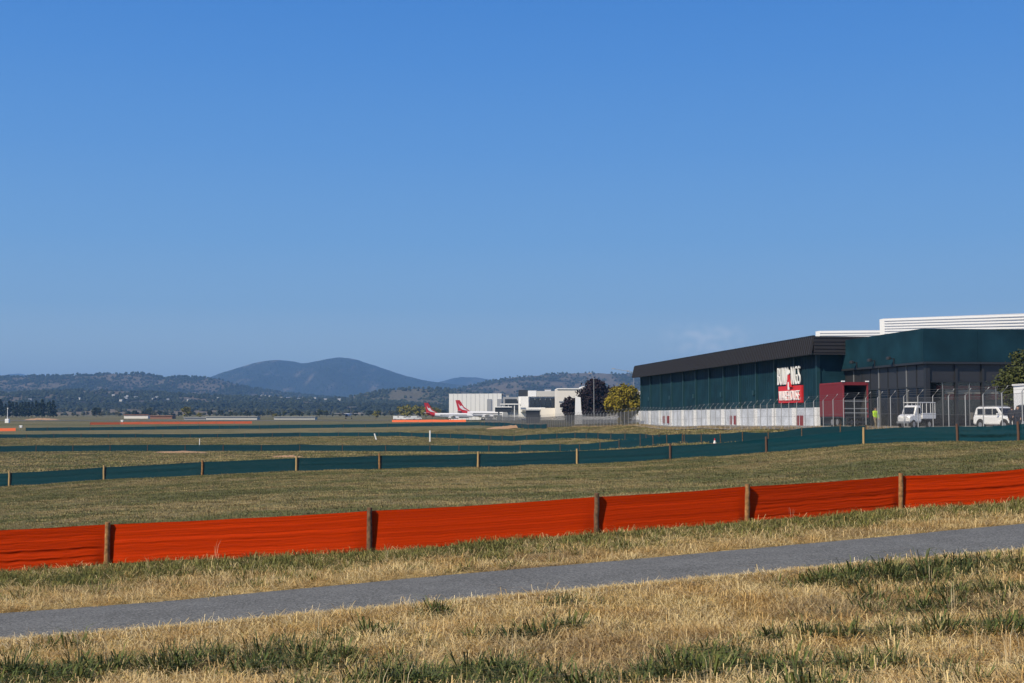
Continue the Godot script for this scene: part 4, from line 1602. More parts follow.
func ridge_point(k: Dictionary, px: float, t: float) -> Vector3:
	var s: Array = k.sil
	var i := 0
	while i < s.size() - 2 and s[i + 1][0] < px:
		i += 1
	var u := clampf((px - s[i][0]) / (s[i + 1][0] - s[i][0]), 0.0, 1.0)
	var py := cubic(s[maxi(i - 1, 0)][1], s[i][1], s[i + 1][1], s[mini(i + 2, s.size() - 1)][1], u)
	var x := sx(px, k.z)
	var peak := height_at(py, k.z)
	var z: float = k.z - k.front * (1.0 - t) if t <= 1.0 else k.z + k.front * (t - 1.0)
	var base := EYE + land(x, z) - 4.0
	var f := pow(t, 1.25) if t <= 1.0 else 1.0 - (t - 1.0) * 0.8
	var rough: float = noise2.get_noise_2d(x * 0.06, z * 0.03) * 0.5 + noise2.get_noise_2d(x * 0.2, z * 0.1) * 0.25
	var y: float = base + (peak - base) * f + rough * (peak - base) * k.rough * 4.0 * minf(t, 1.0) * absf(1.0 - t) + noise2.get_noise_2d(x * 0.8, z * 0.8) * k.fine
	return Vector3(x, y, -z)


func ridge(called: String, sil: Array, z: float, front: float, rough: float, fine: float, wood: float, grass: Color, forest: Color) -> void:
	var k := {"sil": sil, "z": z, "front": front, "rough": rough, "fine": fine}
	ridges[called] = k
	var px0: float = sil[0][0]
	var px1: float = sil[-1][0]
	var nc := int((px1 - px0) / 2.6)
	var nr := 22
	var v := PackedVector3Array()
	var n := PackedVector3Array()
	var c := PackedColorArray()
	var idx := PackedInt32Array()
	var rows := []
	for j in nr + 1:
		var t := j * 1.25 / nr
		var row := []
		for i in nc + 1:
			row.append(ridge_point(k, lerpf(px0, px1, float(i) / nc), t))
		rows.append(row)
	for j in nr + 1:
		for i in nc + 1:
			var p: Vector3 = rows[j][i]
			v.append(p)
			var dx: Vector3 = rows[j][mini(i + 1, nc)] - rows[j][maxi(i - 1, 0)]
			var dz: Vector3 = rows[mini(j + 1, nr)][i] - rows[maxi(j - 1, 0)][i]
			n.append(dx.cross(dz).normalized())
			var q := noise2.get_noise_2d(p.x * 0.25, p.z * 0.12) + 0.7 * noise2.get_noise_2d(p.x * 0.9 + 300.0, p.z * 0.5)
			c.append(grass.lerp(forest, smoothstep(-0.18, 0.18, q + wood)))
	for j in nr:
		for i in nc:
			var a := j * (nc + 1) + i
			var b := a + nc + 1
			idx.append_array([a, b, b + 1, a, b + 1, a + 1])
	var arr := []
	arr.resize(Mesh.ARRAY_MAX)
	arr[Mesh.ARRAY_VERTEX] = v
	arr[Mesh.ARRAY_NORMAL] = n
	arr[Mesh.ARRAY_COLOR] = c
	arr[Mesh.ARRAY_INDEX] = idx
	var m := ArrayMesh.new()
	m.add_surface_from_arrays(Mesh.PRIMITIVE_TRIANGLES, arr)
	structure(called, m, M.hillside)


func woodland(called: String, label: String, hill: String, count: int, size: float, seed_: int, wood: float, col: Color) -> void:
	var r := RandomNumberGenerator.new()
	r.seed = seed_
	var b := MB.new()
	b.colored = true
	# one uneven crown of small facets
	var ico := []
	for j in 5:
		var ring := []
		for i in 7:
			var a := TAU * (i + 0.5 * (j % 2)) / 7
			var rad: float = [0.25, 0.5, 0.52, 0.4, 0.12][j] * r.randf_range(0.75, 1.25)
			ring.append(Vector3(cos(a) * rad, [-0.05, 0.25, 0.55, 0.85, 1.05][j] + r.randf_range(-0.08, 0.08), sin(a) * rad))
		ico.append(ring)
	for j in 4:
		for i in 7:
			var e := (i + 1) % 7
			b.quad(ico[j][i], ico[j + 1][i], ico[j + 1][e], ico[j][e])
	var k: Dictionary = ridges[hill]
	var ts := []
	var cs := []
	var tries := 0
	while ts.size() < count and tries < count * 4:
		tries += 1
		var px := r.randf_range(maxf(k.sil[0][0], -60.0), minf(k.sil[-1][0], 1080.0))
		var p := ridge_point(k, px, r.randf_range(0.05, 1.08 if k.z < 7000 else 0.93))
		var q := noise2.get_noise_2d(p.x * 0.25, p.z * 0.12) + 0.7 * noise2.get_noise_2d(p.x * 0.9 + 300.0, p.z * 0.5)
		if q + wood < r.randf_range(-0.35, 0.2):
			continue
		var s := size * r.randf_range(0.6, 1.4)
		ts.append(Transform3D(Basis(Vector3.UP, r.randf() * TAU).scaled(Vector3(s * 1.2, s, s * 1.2)), p - Vector3.UP * s * 0.1))
		cs.append(col * r.randf_range(0.7, 1.4))
	scatter(called, label, b.mesh(), ts, cs, M.woods, "woodland")


func make_hills() -> void:
	var dry := Color(0.25, 0.2, 0.14)
	var bush := Color(0.05, 0.052, 0.042)
	ridge("distant_range", [[-260, 381], [-60, 377], [0, 376], [8, 373.5], [16, 372.5], [26, 375], [45, 378], [90, 386], [140, 396]], 13000, 2500, 0.2, 6, 0.4, dry, bush)
	ridge("far_range", [[400, 394], [430, 384.5], [445, 379.5], [458, 376.5], [472, 376.5], [490, 378.5], [510, 379], [540, 378], [580, 380], [700, 384], [900, 390], [1100, 394]], 10000, 2500, 0.25, 5, 0.3, dry, bush)
	ridge("twin_peaked_mountain", [[100, 402], [150, 393], [205, 379.5], [222, 372], [240, 366], [258, 360.5], [272, 358.5], [288, 360], [300, 362], [312, 361], [325, 358], [338, 356], [350, 357], [365, 361], [385, 368], [405, 374.5], [425, 379.5], [450, 383], [500, 389], [570, 400]], 7600, 2200, 0.32, 2.5, 0.5, dry, bush)
	ridge("bush_ridge", [[-320, 372], [-150, 374], [-40, 377], [0, 377], [20, 376], [45, 375.5], [70, 375], [90, 374.5], [105, 373], [125, 373.5], [140, 373], [155, 376], [165, 377.5], [180, 376], [200, 377], [215, 379], [235, 384], [260, 389], [290, 393], [330, 397], [380, 401], [430, 406]], 4300, 1300, 0.4, 4, 0.08, dry, bush)
	ridge("grazing_hill", [[370, 406], [420, 397], [460, 388], [490, 381], [515, 377], [540, 374.5], [565, 373], [590, 372.5], [615, 373], [640, 374], [700, 376], [800, 380], [1150, 385]], 4300, 1500, 0.35, 3, 0.0, dry, bush)
	ridge("low_rise", [[-320, 396], [0, 394], [60, 391], [120, 391], [180, 394], [240, 397], [300, 398.5], [360, 400], [420, 402], [500, 406]], 2700, 900, 0.5, 3, 0.12, dry, bush)
	ridge("pasture_rise", [[290, 408], [340, 399], [380, 391.5], [410, 388.5], [440, 388.5], [470, 392], [510, 399], [560, 407]], 3000, 800, 0.3, 2, -0.12, Color(0.22, 0.19, 0.11), Color(0.06, 0.07, 0.035))
	ridge("tan_rise", [[-320, 414], [0, 413], [60, 411], [90, 409.5], [130, 409], [170, 410.5], [220, 410], [260, 411], [320, 411.5], [380, 412.5], [460, 415]], 1750, 350, 0.3, 1.0, -0.3, Color(0.3, 0.24, 0.16), Color(0.09, 0.09, 0.05))
	ridge("wooded_rise", [[-320, 408], [0, 407], [80, 406.5], [160, 406], [240, 406], [320, 406.5], [400, 407], [470, 409], [520, 413]], 2050, 160, 0.2, 1.0, 0.6, dry, bush)
	woodland("belt_trees", "continuous dark belt of trees below the houses", "wooded_rise", 2600, 6.0, 67, 0.6, Color(0.024, 0.03, 0.018))
	woodland("rise_scrub", "scrub scattered over the tan rise behind the airfield", "tan_rise", 500, 4.0, 66, 0.0, Color(0.045, 0.05, 0.03))
	woodland("bush_trees", "eucalypt bush covering the dark ridge", "bush_ridge", 11000, 5.0, 61, 0.3, Color(0.03, 0.038, 0.022))
	woodland("scrub_trees", "scattered trees on the low rise below the dark ridge", "low_rise", 6500, 4.6, 62, 0.2, Color(0.034, 0.042, 0.024))
	woodland("paddock_trees", "scattered trees dotting the dry grazing hill", "grazing_hill", 6000, 4.8, 63, -0.02, Color(0.036, 0.045, 0.025))
	woodland("mountain_trees", "forest covering the twin peaked mountain", "twin_peaked_mountain", 9000, 5.0, 64, 0.6, Color(0.032, 0.042, 0.025))
	woodland("pasture_trees", "clumps of trees on the pale pasture rise", "pasture_rise", 900, 5.0, 65, -0.05, Color(0.04, 0.048, 0.026))
	# pale houses in the trees
	var r := RandomNumberGenerator.new()
	r.seed = 9
	var src: Node3D = null
	for q in [[4, 396], [10, 397], [17, 394], [23, 393.5], [143, 397.5], [150, 396], [156, 394.5], [164, 399.5], [170, 399], [178, 400.5], [186, 398.5], [221, 402], [227, 401.5], [264, 395.5], [272, 396], [281, 394], [294, 396], [297, 400], [305, 397], [318, 399], [100, 398], [122, 399.5], [240, 399.5], [333, 401], [146, 399], [153, 398], [159, 397], [173, 401.5], [192, 400], [268, 397.5], [277, 398], [287, 397], [301, 398.5], [311, 400.5], [7, 399], [14, 395.5], [28, 397], [110, 401], [133, 400], [205, 401], [323, 402], [345, 401.5]]:
		var k: Dictionary = ridges["low_rise"] if q[1] > 396.5 or q[0] < 60 or q[0] > 260 else ridges["bush_ridge"]
		var best := Vector3.ZERO
		var off := 999.0
		for i in 40:
			var p := ridge_point(k, q[0], i / 40.0)
			var py := 417.0 - (p.y - EYE) / -p.z * F
			if absf(py - q[1]) < off:
				off = absf(py - q[1])
				best = p
		best.y += 2.0
		if src == null:
			src = thing("hillside_house", "small pale house among the trees on the far slopes", "house", best, "houses on the far slopes")
			var b := MB.new()
			b.box(Vector3(0, 1.0, 0), Vector3(14, 8, 8))
			part("wall", b, M.weathered_white, src)
			b = MB.new()
			b.plate([Vector2(-4.6, 5.0), Vector2(4.6, 5.0), Vector2(0, 7.2)], 15.0, Transform3D(Basis(Vector3(0, 0, 1), Vector3.UP, Vector3(-1, 0, 0)), Vector3.ZERO))
			part("roof", b, M.roof_grey, src)
		else:
			copy(src, best, r.randf_range(-0.5, 0.5), "", r.randf_range(0.25, 0.5))


# ---------------------------------------------------------------- airport
func wing(b: MB, root: Vector3, tip: Vector3, c0: float, c1: float, th: float) -> void:
	# chord along x, tapering from root to tip
	var up := Vector3.UP if absf(tip.y - root.y) < absf(tip.z - root.z) else Vector3(0, 0, 1)
	var p := []
	for e in [[root, c0, th], [tip, c1, th * 0.5]]:
		for q in [[-0.5, 0.0], [0.1, 0.5], [0.5, 0.1], [0.1, -0.4]]:
			p.append(e[0] + Vector3(q[0] * e[1], 0, 0) + up * q[1] * e[2])
	for i in 4:
		var j := (i + 1) % 4
		b.quad(p[i], p[i + 4], p[j + 4], p[j])
	b.quad(p[4], p[5], p[6], p[7])


func airliner(called: String, label: String, at: Vector3, turn: float, s: float, tail: Material, nose: Material, high_wing: bool) -> void:
	var o := thing(called, label, "aeroplane", at, "", Basis(Vector3.UP, turn).scaled(Vector3.ONE * s))
	var pts := []
	var rad := []
	for q in [[-12.5, 3.9, 0.15], [-10.5, 3.6, 0.55], [-7.5, 3.2, 1.05], [-4.0, 2.95, 1.3], [8.0, 2.9, 1.32], [10.0, 2.85, 1.2], [11.3, 2.75, 0.85], [12.0, 2.65, 0.4], [12.2, 2.6, 0.12]]:
		pts.append(Vector3(q[0], q[1], 0))
		rad.append(q[2])
	var b := MB.new()
	b.tube(pts, rad, 14)
	part("fuselage", b, M.white_paint, o)
	b = MB.new()
	b.tube([Vector3(9.9, 2.85, 0), Vector3(11.3, 2.75, 0), Vector3(12.02, 2.65, 0), Vector3(12.25, 2.6, 0)], [1.24, 0.88, 0.43, 0.14], 14)
	part("nose", b, nose, o)
	b = MB.new()
	b.plate([Vector2(-6.2, 4.0), Vector2(-9.6, 6.3), Vector2(-11.6, 9.4), Vector2(-13.6, 9.4), Vector2(-12.9, 6.8), Vector2(-12.2, 3.9)], 0.35, Transform3D.IDENTITY)
	var fin := part("tail_fin", b, tail, o)
	for z in [-0.2, 0.2]:
		b = MB.new()
		b.plate([Vector2(-7.4, 4.4), Vector2(-9.7, 5.6), Vector2(-10.6, 6.9), Vector2(-11.4, 6.6), Vector2(-12.3, 7.9), Vector2(-11.6, 5.9), Vector2(-10.4, 5.0)], 0.05, Transform3D(Basis.IDENTITY, Vector3(0, 0, z)))
		part("emblem", b, M.white_paint, fin)
	b = MB.new()
	b.tube([Vector3(-12.6, 3.92, 0), Vector3(-10.5, 3.6, 0), Vector3(-8.2, 3.3, 0)], [0.2, 0.6, 0.98], 14, false)
	part("tail_cone", b, tail, o)
	var wy := 4.2 if high_wing else 2.1
	for z in [-1.0, 1.0]:
		b = MB.new()
		wing(b, Vector3(0.8, wy, z * 0.6), Vector3(-0.6, wy + (0.1 if high_wing else 0.7), z * 11.5), 3.0, 1.3, 0.4)
		part("wing", b, M.white_paint, o)
		b = MB.new()
		var ty := 9.2 if high_wing else 4.2
		wing(b, Vector3(-11.7 if not high_wing else -12.6, ty, z * 0.1), Vector3(-12.4 if not high_wing else -12.9, ty + 0.2, z * 3.8), 2.0, 1.1, 0.25)
		part("tailplane", b, M.white_paint, o)
		b = MB.new()
		b.tube([Vector3(-1.8, wy - 0.3, z * 3.9), Vector3(0.5, wy - 0.35, z * 3.9), Vector3(3.2, wy - 0.2, z * 3.9), Vector3(3.7, wy - 0.2, z * 3.9)], [0.3, 0.62, 0.55, 0.3], 10)
		var en := part("engine", b, nose, o)
		if high_wing:
			b = MB.new()
			for k in 6:
				var a := TAU * k / 6 + 0.3
				var d := Vector3(0, cos(a), sin(a))
				b.box(Vector3(3.75, wy - 0.2, z * 3.9) + d * 1.0, Vector3(0.06, 1.9, 0.24), Basis(Vector3.RIGHT, a))
			part("propeller", b, M.dark_steel, en)
		b = MB.new()
		b.tube([Vector3(-0.4, 0.5, z * 2.4), Vector3(-0.4, 2.3, z * 2.4)], [0.1, 0.12], 6)
		var lg := part("landing_gear", b, M.grey_steel, o)
		b = MB.new()
		b.tube([Vector3(-0.4, 0.5, z * 2.4 - 0.3), Vector3(-0.4, 0.5, z * 2.4 + 0.3)], [0.5, 0.5], 12)
		part("wheel", b, M.tyre, lg)
		b = MB.new()
		b.box(Vector3(1.5, 3.25, z * 1.27), Vector3(14.0, 0.3, 0.06))
		part("window_row", b, M.tinted_glass, o)
	b = MB.new()
	b.tube([Vector3(9.6, 0.4, 0), Vector3(9.6, 2.0, 0)], [0.09, 0.1], 6)
	var ng := part("landing_gear", b, M.grey_steel, o)
	b = MB.new()
	b.tube([Vector3(9.6, 0.4, -0.2), Vector3(9.6, 0.4, 0.2)], [0.4, 0.4], 12)
	part("wheel", b, M.tyre, ng)
	b = MB.new()
	b.hexa([Vector3(10.4, 3.25, 0.75), Vector3(11.35, 3.15, 0.5), Vector3(11.35, 3.15, -0.5), Vector3(10.4, 3.25, -0.75), Vector3(10.2, 3.8, 0.6), Vector3(10.7, 3.75, 0.4), Vector3(10.7, 3.75, -0.4), Vector3(10.2, 3.8, -0.6)])
	part("windscreen", b, M.tinted_glass, o)


func block(parent: Node3D, called: String, px0: float, px1: float, py: float, z: float, depth: float, m: Material, py_low := 0.0) -> MeshInstance3D:
	var x0 := sx(px0, z)
	var x1 := sx(px1, z)
	var y1 := height_at(py, z)
	var y0: float = EYE - 3.0 if py_low == 0.0 else height_at(py_low, z)
	var o := parent.position
	return rect_part(called, x0 - o.x, x1 - o.x, y0 - o.y, y1 - o.y, -z - depth - o.z, -z - o.z, m, parent)


func make_airport() -> void:
	# pavement of the runway and the far apron
	var b := MB.new()
	var prev := []
	var x := -420.0
	while x <= 300.0:
		var row := [pos(x, 650, 0.2), pos(x, 660, 0.2), pos(x, 670, 0.2)]
		if prev:
			for k in 2:
				b.quad(prev[k], prev[k + 1], row[k + 1], row[k])
		prev = row
		x += 10.0
	structure("runway", b.mesh(), M.runway_grey)
	# white freight shed
	var o := thing("freight_shed", "big plain white ribbed shed behind the red tailed airliners", "shed", at_px(476, 700))
	for k in 12:
		block(o, "wall_panel", 449.0 + k * 4.4, 449.0 + (k + 1) * 4.4 - 0.25, 394.0 - k * 0.05, 700, 0.5, M.white_sheet)
	block(o, "side_wall", 449.0, 450.0, 394.2, 700.6, 40.0, M.white_sheet)
	block(o, "roof", 448.5, 502.5, 393.6, 700.3, 42.0, M.roof_grey, 394.3)
	for px in [487.0, 497.0]:
		block(o, "roller_door", px, px + 4.5, 399.0, 699.6, 0.3, M.roof_grey)
	# glazed terminal
	o = thing("terminal_building", "white terminal building with a dark glass front and a charcoal roof cube", "terminal", at_px(530, 640))
	block(o, "wall", 503.0, 519.0, 397.0, 648, 25.0, M.roof_grey)
	block(o, "glass_front", 505.0, 517.0, 399.0, 646, 1.5, M.tinted_glass, 410.0)
	block(o, "core", 518.5, 557.0, 396.5, 642, 30.0, M.white_paint)
	block(o, "parapet", 528.0, 536.5, 390.6, 641, 28.0, M.white_paint, 396.6)
	block(o, "parapet", 536.8, 557.5, 391.0, 641, 28.0, M.weathered_white, 396.6)
	block(o, "roof_cube", 518.5, 528.0, 390.0, 644, 15.0, M.dark_steel, 397.0)
	for k in 5:
		block(o, "glass_front", 530.0 + k * 5.2, 534.6 + k * 5.2, 398.0, 640.6, 0.8, M.tinted_glass, 408.0)
	block(o, "stair_tower", 520.5, 528.5, 396.8, 640, 8.0, M.white_sheet, 412.0)
	block(o, "canopy", 520.0, 545.0, 407.5, 634, 5.0, M.white_paint, 409.5)
	block(o, "low_wing", 541.0, 560.0, 408.0, 630, 8.0, M.cream_paint)
	o = thing("cream_terminal", "cream walled terminal block with a stepped top behind the purple trees", "terminal", at_px(590, 600))
	block(o, "wall", 557.0, 582.0, 389.0, 600, 30.0, M.cream_paint)
	block(o, "wall", 582.3, 604.0, 387.0, 602, 30.0, M.cream_paint)
	block(o, "low_wall", 604.3, 645.0, 391.0, 603, 30.0, M.cream_paint)
	for k in 4:
		block(o, "window", 560.0 + k * 5.0, 563.5 + k * 5.0, 404.0, 599.7, 0.4, M.tinted_glass, 407.0)
	block(o, "roof_edge", 557.0, 582.0, 388.2, 599.5, 31.0, M.white_paint, 389.2)
	block(o, "roof_edge", 582.3, 604.0, 386.2, 601.5, 31.0, M.white_paint, 387.2)
	block(o, "grey_band", 559.0, 600.0, 401.0, 599.6, 0.3, M.roof_grey, 402.2)  # plain grey strip across the cream walls
	# details of the terminal: plant on the roof, posts, a second canopy
	o = thing("departure_canopy", "white flat canopy on slim posts between the shed and the glazed terminal", "canopy", at_px(512, 632))
	block(o, "roof", 500.0, 522.0, 403.6, 632, 4.0, M.white_paint, 404.6)
	for px in [502.0, 508.0, 514.0, 520.0]:
		block(o, "post", px, px + 0.8, 404.6, 632.5, 0.5, M.white_paint)
	for q in [[506.0, 509.0, 394.5, "small grey roof plant box above the glass link"], [545.0, 551.0, 389.4, "low white roof plant box on the terminal parapet"]]:
		o = thing("roof_plant", q[3], "roof plant", at_px(q[0], 652))
		block(o, "casing", q[0], q[1], q[2], 652, 4.0, M.roof_grey if q[0] < 520 else M.white_paint, q[2] + 2.6)
		block(o, "cap", q[0] - 0.3, q[1] + 0.3, q[2] - 0.4, 651.6, 5.0, M.grey_steel, q[2])
	# air bridge and low cluttered buildings
	o = thing("air_bridge", "grey passenger air bridge on legs in front of the white terminal", "air bridge", at_px(508, 560))
	block(o, "cabin", 495.0, 511.0, 407.3, 560, 3.0, M.dark_steel, 412.0)
	block(o, "roof", 494.0, 512.0, 406.5, 559.5, 4.0, M.white_paint, 407.4)
	for px in [498.0, 508.0]:
		block(o, "leg", px, px + 1.5, 412.0, 561, 1.0, M.grey_steel)
	o = thing("service_hut", "grey service hut with a flat roof below the white terminal", "hut", at_px(533, 400))
	block(o, "wall", 526.0, 540.0, 410.5, 400, 6.0, M.grey_door)
	block(o, "roof", 525.5, 540.5, 409.8, 399.6, 7.0, M.roof_grey, 410.6)
	# pylon
	o = thing("sign_pylon", "tall white tapered pylon between the two purple trees", "pylon", at_px(578, 292))
	b = MB.new()
	b.plate([Vector2(-0.75, -0.5), Vector2(1.4, -0.5), Vector2(0.75, 3.2), Vector2(0.6, 6.3), Vector2(-0.6, 6.6)], 0.7, Transform3D.IDENTITY)
	part("shaft", b, M.white_paint, o)
	# long low white wall behind the chain fence
	o = thing("low_white_wall", "long low white wall behind the chain fence under the purple tree", "wall", at_px(600, 285))
	block(o, "wall", 582.0, 640.0, 416.5, 285, 0.5, M.white_paint, 419.5)
	block(o, "footing", 582.0, 640.0, 419.6, 284.8, 0.9, M.roof_grey)
	# aircraft
	airliner("parked_airliner", "white airliner with a red tail at the end of the orange barrier", Vector3(sx(450, 640), EYE - 2.2, -640), 0.3, 1.0, M.red_paint, M.white_paint, false)
	airliner("parked_airliner", "larger red tailed white airliner in front of the white shed", Vector3(sx(484, 672), EYE - 1.8, -672), 0.25, 1.15, M.red_paint, M.white_paint, false)
	airliner("turboprop", "dark nosed white turboprop standing head on at the runway", Vector3(sx(348.5, 800), EYE - 1.2, -800), -PI / 2 - 0.04, 0.82, M.dark_steel, M.dark_steel, true)
	# vehicles and low sheds along the field
	var src: Node3D = null
	for q in [[398.0, 690.0], [404.0, 680.0], [410.5, 700.0], [417.0, 690.0]]:
		if src == null:
			src = thing("service_van", "small white service van parked beside the red tailed airliner", "van", at_px(q[0], q[1]), "service vans near the airliners")
			b = MB.new()
			loft(b, [[-2.6, 0.95, 0.4, 2.2, 0.1], [1.2, 0.95, 0.4, 2.2, 0.1], [1.9, 0.93, 0.4, 1.3, 0.1], [2.6, 0.88, 0.45, 1.1, 0.1]])
			part("body", b, M.car_white, src)
			b = MB.new()
			b.box(Vector3(0.6, 1.7, 0), Vector3(1.6, 0.5, 1.92))
			part("window", b, M.tinted_glass, src)
			for xx in [-1.6, 1.6]:
				for zz in [-0.85, 0.85]:
					wheel(src, Vector3(xx, 0.38, zz), 0.38, 0.25)
		else:
			copy(src, at_px(q[0], q[1]), 0.5 * (q[0] - 404.0))
	for q in [[206.0, 257.0, 416.4, 720.0, "weathered_white", "long low white shed beyond the far orange barrier"], [184.0, 205.5, 417.0, 724.0, "roof_grey", "low grey shed joined to the long white shed"], [274.0, 315.0, 416.6, 730.0, "weathered_white", "long low tan shed near the turboprop"], [150.0, 172.0, 415.5, 800.0, "roof_tile", "low brown roofed shed in the scrub"], [124.0, 148.0, 414.5, 820.0, "cream_paint", "tan shed with a brown roof in front of the far trees"]]:
		o = thing("low_shed", q[5], "shed", at_px((q[0] + q[1]) * 0.5, q[3]))
		block(o, "wall", q[0], q[1], q[2] + 0.6, q[3], 9.0, M[q[4]])
		block(o, "roof", q[0] - 0.5, q[1] + 0.5, q[2], q[3] - 0.5, 10.0, M.roof_tile if q[3] > 790 else M.roof_grey, q[2] + 0.7)
	# white mast and box
	o = thing("beacon_mast", "thin white mast on a white equipment box before the pines", "mast", at_px(7.5, 560))
	b = MB.new()
	b.soft_box(Vector3(0, 0.9, 0), Vector3(1.8, 1.8, 1.4), 0.15)
	part("equipment_box", b, M.white_paint, o)
	b = MB.new()
	b.tube([Vector3(0, 1.7, 0), Vector3(0, 6.8, 0)], [0.16, 0.1], 6)
	part("mast", b, M.white_paint, o)
	b = MB.new()
	b.box(Vector3(0, 6.6, 0), Vector3(0.8, 0.12, 0.12))
	part("crossbar", b, M.white_paint, o)
	for q in [[21.0, 430.0, 1.8, "white runway sign board beside the short orange barrier"], [122.0, 505.0, 1.9, "white marker board at the bend of the far orange barrier"], [470.0, 535.0, 1.9, "white marker board at the end of the orange barrier by the airliners"]]:
		o = thing("marker_board", q[3], "marker board", at_px(q[0], q[1]))
		b = MB.new()
		b.box(Vector3(0, q[2] - 0.4, 0), Vector3(1.1, 0.8, 0.12))
		part("board", b, M.white_paint, o)
		for s in [-0.4, 0.4]:
			b = MB.new()
			b.box(Vector3(s, q[2] * 0.5 - 0.5, 0.12), Vector3(0.08, q[2] + 0.6, 0.08))
			part("leg", b, M.grey_steel, o)
	# street lamps by the trees
	for q in [[634.0, 330.0, 371.0, -5.4, "tall street lamp with a long arm over the yellow tree"], [646.0, 352.0, 373.0, -5.0, "second street lamp with a long arm close to the hangar end"], [594.0, 268.0, 376.0, -0.8, "thin pale lamp pole standing before the purple tree"]]:
		o = thing("street_lamp", q[4], "street lamp", at_px(q[0], q[1]))
		var top := height_at(q[2], q[1]) - o.position.y
		b = MB.new()
		b.tube([Vector3(0, -0.3, 0), Vector3(0, top - 0.8, 0)], [0.09, 0.06], 8)
		part("pole", b, M.galvanised, o)
		b = MB.new()
		b.tube([Vector3(0, top - 0.8, 0), Vector3(q[3] * 0.35, top, 0), Vector3(q[3], top + 0.6, 0)], [0.07, 0.06, 0.05], 6)
		part("arm", b, M.galvanised, o)
		b = MB.new()
		b.soft_box(Vector3(q[3], top + 0.6, 0), Vector3(0.9, 0.2, 0.35), 0.06)
		part("lamp_head", b, M.roof_grey, o)
	# heaps of bare earth
	for q in [[516.0, 325.0, 8.0, 1.0, "long heap of bare brown earth at the end of the far teal fence"], [180.0, 184.0, 4.6, 0.4, "low strip of bare orange earth before the teal fence"], [287.0, 150.0, 2.2, 0.35, "small scrape of bare brown earth behind the nearest teal fence"], [42.0, 700.0, 10.0, 1.4, "long tan earth heap before the pines"], [492.0, 470.0, 7.0, 0.7, "pale sand heap before the chain fence"]]:
		o = thing("earth_heap", q[4], "earth heap", at_px(q[0], q[1]))
		var rows := []
		for j in 9:
			var row := []
			for i in 25:
				var u := i / 12.0 - 1.0
				var w := j / 4.0 - 1.0
				var d := clampf(1.0 - u * u - w * w * 0.9, 0.0, 1.0)
				var px_: float = u * q[2]
				var pz: float = w * q[2] * 0.3
				var g := land(o.position.x + px_, q[1] + pz) + EYE - o.position.y
				row.append(Vector3(px_, g - 0.06 + q[3] * pow(d, 0.7) * (0.75 + 0.5 * noise.get_noise_2d(px_ * 20.0 + q[0], pz * 30.0)), -pz))
			rows.append(row)
		part("soil_pile", sheet(rows), M.dirt, o)


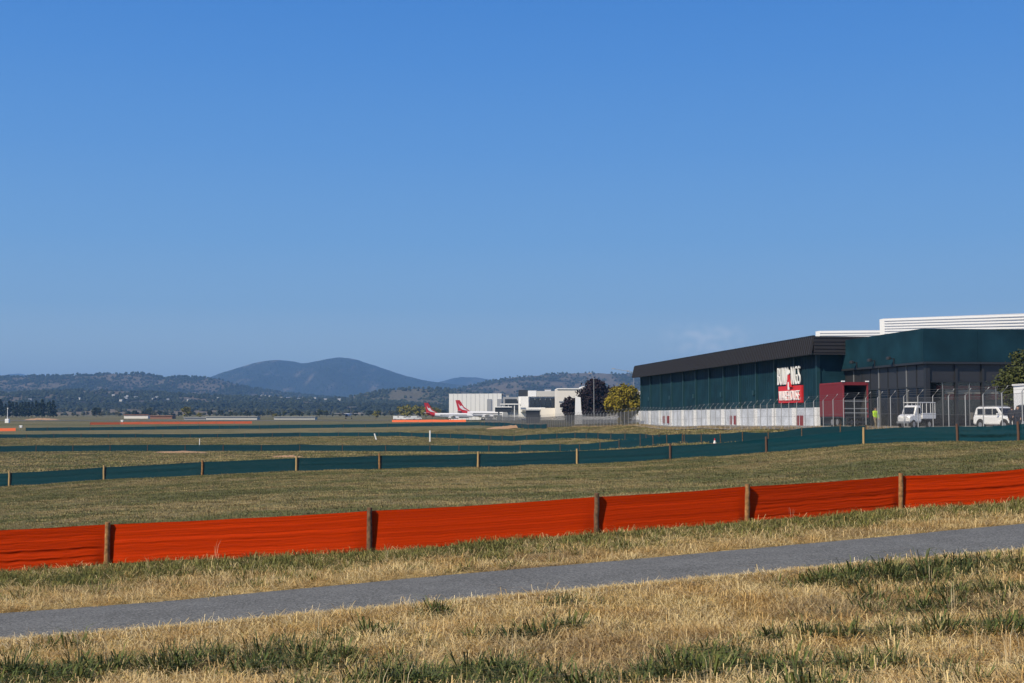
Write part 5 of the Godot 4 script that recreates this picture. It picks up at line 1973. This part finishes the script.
func make_yard() -> void:
	make_four_wheel_drive("four_wheel_drive", "white four wheel drive parked facing the fence before the glazed doors", M.car_white, pos(sx(1001, 100), 100, 0.06), -1.22, "cars in the hangar yard")
	make_four_wheel_drive("four_wheel_drive", "dark navy four wheel drive beside the white one near the fence", M.car_navy, pos(sx(1046, 97), 97, 0.06), -0.75, "cars in the hangar yard")
	make_utility()
	make_red_truck()
	make_person("person in a bright lime vest and tan trousers walking by the red trailer", pos(sx(875.5, 104), 104, 0.05), 0.4, M.hivis, M.khaki_cloth, 0.12, 0.05, "")
	make_person("person in dark clothes standing at the front of the white car", pos(sx(1012, 92), 92, 0.05), 2.6, M.navy_cloth, M.navy_cloth, 0.06, 0.15, "people in dark clothes by the cars")
	make_person("person in dark clothes between the white and the navy car", pos(sx(1018, 91), 91, 0.05), -0.8, M.navy_cloth, M.navy_cloth, 0.08, 0.1, "people in dark clothes by the cars")
	var o := thing("site_cabin", "white portable cabin with a dark open front under the olive tree", "cabin", pos(sx(1046, 104), 104))
	rect_part("rear_wall", -1.6, 2.2, 0, 3.6, -2.6, -2.5, M.white_paint, o)
	rect_part("side_wall", -1.6, -1.3, 0, 3.6, -2.5, 0, M.white_paint, o)
	rect_part("side_wall", 1.9, 2.2, 0, 3.6, -2.5, 0, M.white_paint, o)
	rect_part("roof", -1.7, 2.3, 3.61, 3.75, -2.7, 0.2, M.white_paint, o)
	rect_part("header", -1.29, 1.89, 2.75, 3.6, -0.15, 0.05, M.white_paint, o)
	rect_part("floor", -1.29, 1.89, 0.0, 0.15, -2.5, 0, M.concrete, o)
	# dry tufts along the foot of the security fence
	var r := RandomNumberGenerator.new()
	r.seed = 55
	var clump := blade_clump(40, 22, 0.4, 0.1, 0.45, 0.03, 0.8)
	var ts := []
	var cs := []
	for i in 900:
		var z := r.randf_range(80, 270)
		var x := (lerpf(31.7, 22.0, (z - 78.0) / 137.0) if z < 215.0 else lerpf(22.0, 12.0, (z - 215.0) / 60.0)) - absf(r.randfn()) * 0.5
		if noise.get_noise_2d(z * 3.0, 8.0) < -0.05 and r.randf() < 0.8:
			continue
		ts.append(Transform3D(Basis(Vector3.UP, r.randf() * TAU).scaled(Vector3.ONE * r.randf_range(0.6, 1.3)), pos(x, z, 0.03)))
		cs.append(Color(0.55, 0.43, 0.24).lerp(Color(0.35, 0.27, 0.15), r.randf()))
	scatter("fence_foot_grass", "dry tan tufts along the foot of the chain link fence", clump, ts, cs, M.blade)


# ----------------------------------------------------------------
func _ready() -> void:
	noise.seed = 11
	noise.frequency = 0.05
	noise.fractal_octaves = 4
	noise2.seed = 19
	noise2.frequency = 0.02
	noise2.fractal_octaves = 4
	make_view()
	make_materials()
	for q in [[0.0, 614.0], [160.0, 602.5], [432.0, 577.0], [632.0, 560.0], [864.0, 539.0], [1024.0, 524.0]]:
		path_far.append(on_plane(q[0], q[1]))
	for q in [[0.0, 643.0], [160.0, 630.0], [432.0, 605.0], [632.0, 587.0], [864.0, 565.0], [1024.0, 552.0]]:
		path_near.append(on_plane(q[0], q[1]))
	for q in [[-120.0, 579.5], [107.0, 563.5], [369.0, 549.5], [596.0, 534.5], [747.0, 522.5], [901.0, 508.5]]:
		fence_line.append(on_plane(q[0], q[1]))
	for q in [[60.0, 684.0, 90.0, 14.0, 0.9], [170.0, 668.0, 110.0, 9.0, 0.6], [290.0, 668.0, 80.0, 10.0, 0.75], [250.0, 654.0, 50.0, 6.0, 0.6], [440.0, 684.0, 150.0, 12.0, 0.95], [620.0, 688.0, 130.0, 12.0, 0.95], [690.0, 656.0, 45.0, 7.0, 0.85], [930.0, 572.0, 130.0, 8.0, 0.95], [880.0, 580.0, 80.0, 7.0, 0.8], [930.0, 609.0, 70.0, 5.0, 0.75], [900.0, 634.0, 110.0, 5.0, 0.75], [1000.0, 632.0, 40.0, 6.0, 0.85], [850.0, 672.0, 100.0, 12.0, 0.85], [710.0, 668.0, 50.0, 6.0, 0.6], [480.0, 640.0, 26.0, 5.0, 0.7], [435.0, 612.0, 22.0, 5.0, 0.6]]:
		add_patch(q[0], q[1], q[2], q[3], q[4])
	make_ground()
	make_path()
	make_hills()
	make_airport()
	make_hangar()
	make_glass_hangar()
	make_security_fence()
	make_barriers()
	make_yard()
	make_trees()
	make_grass()
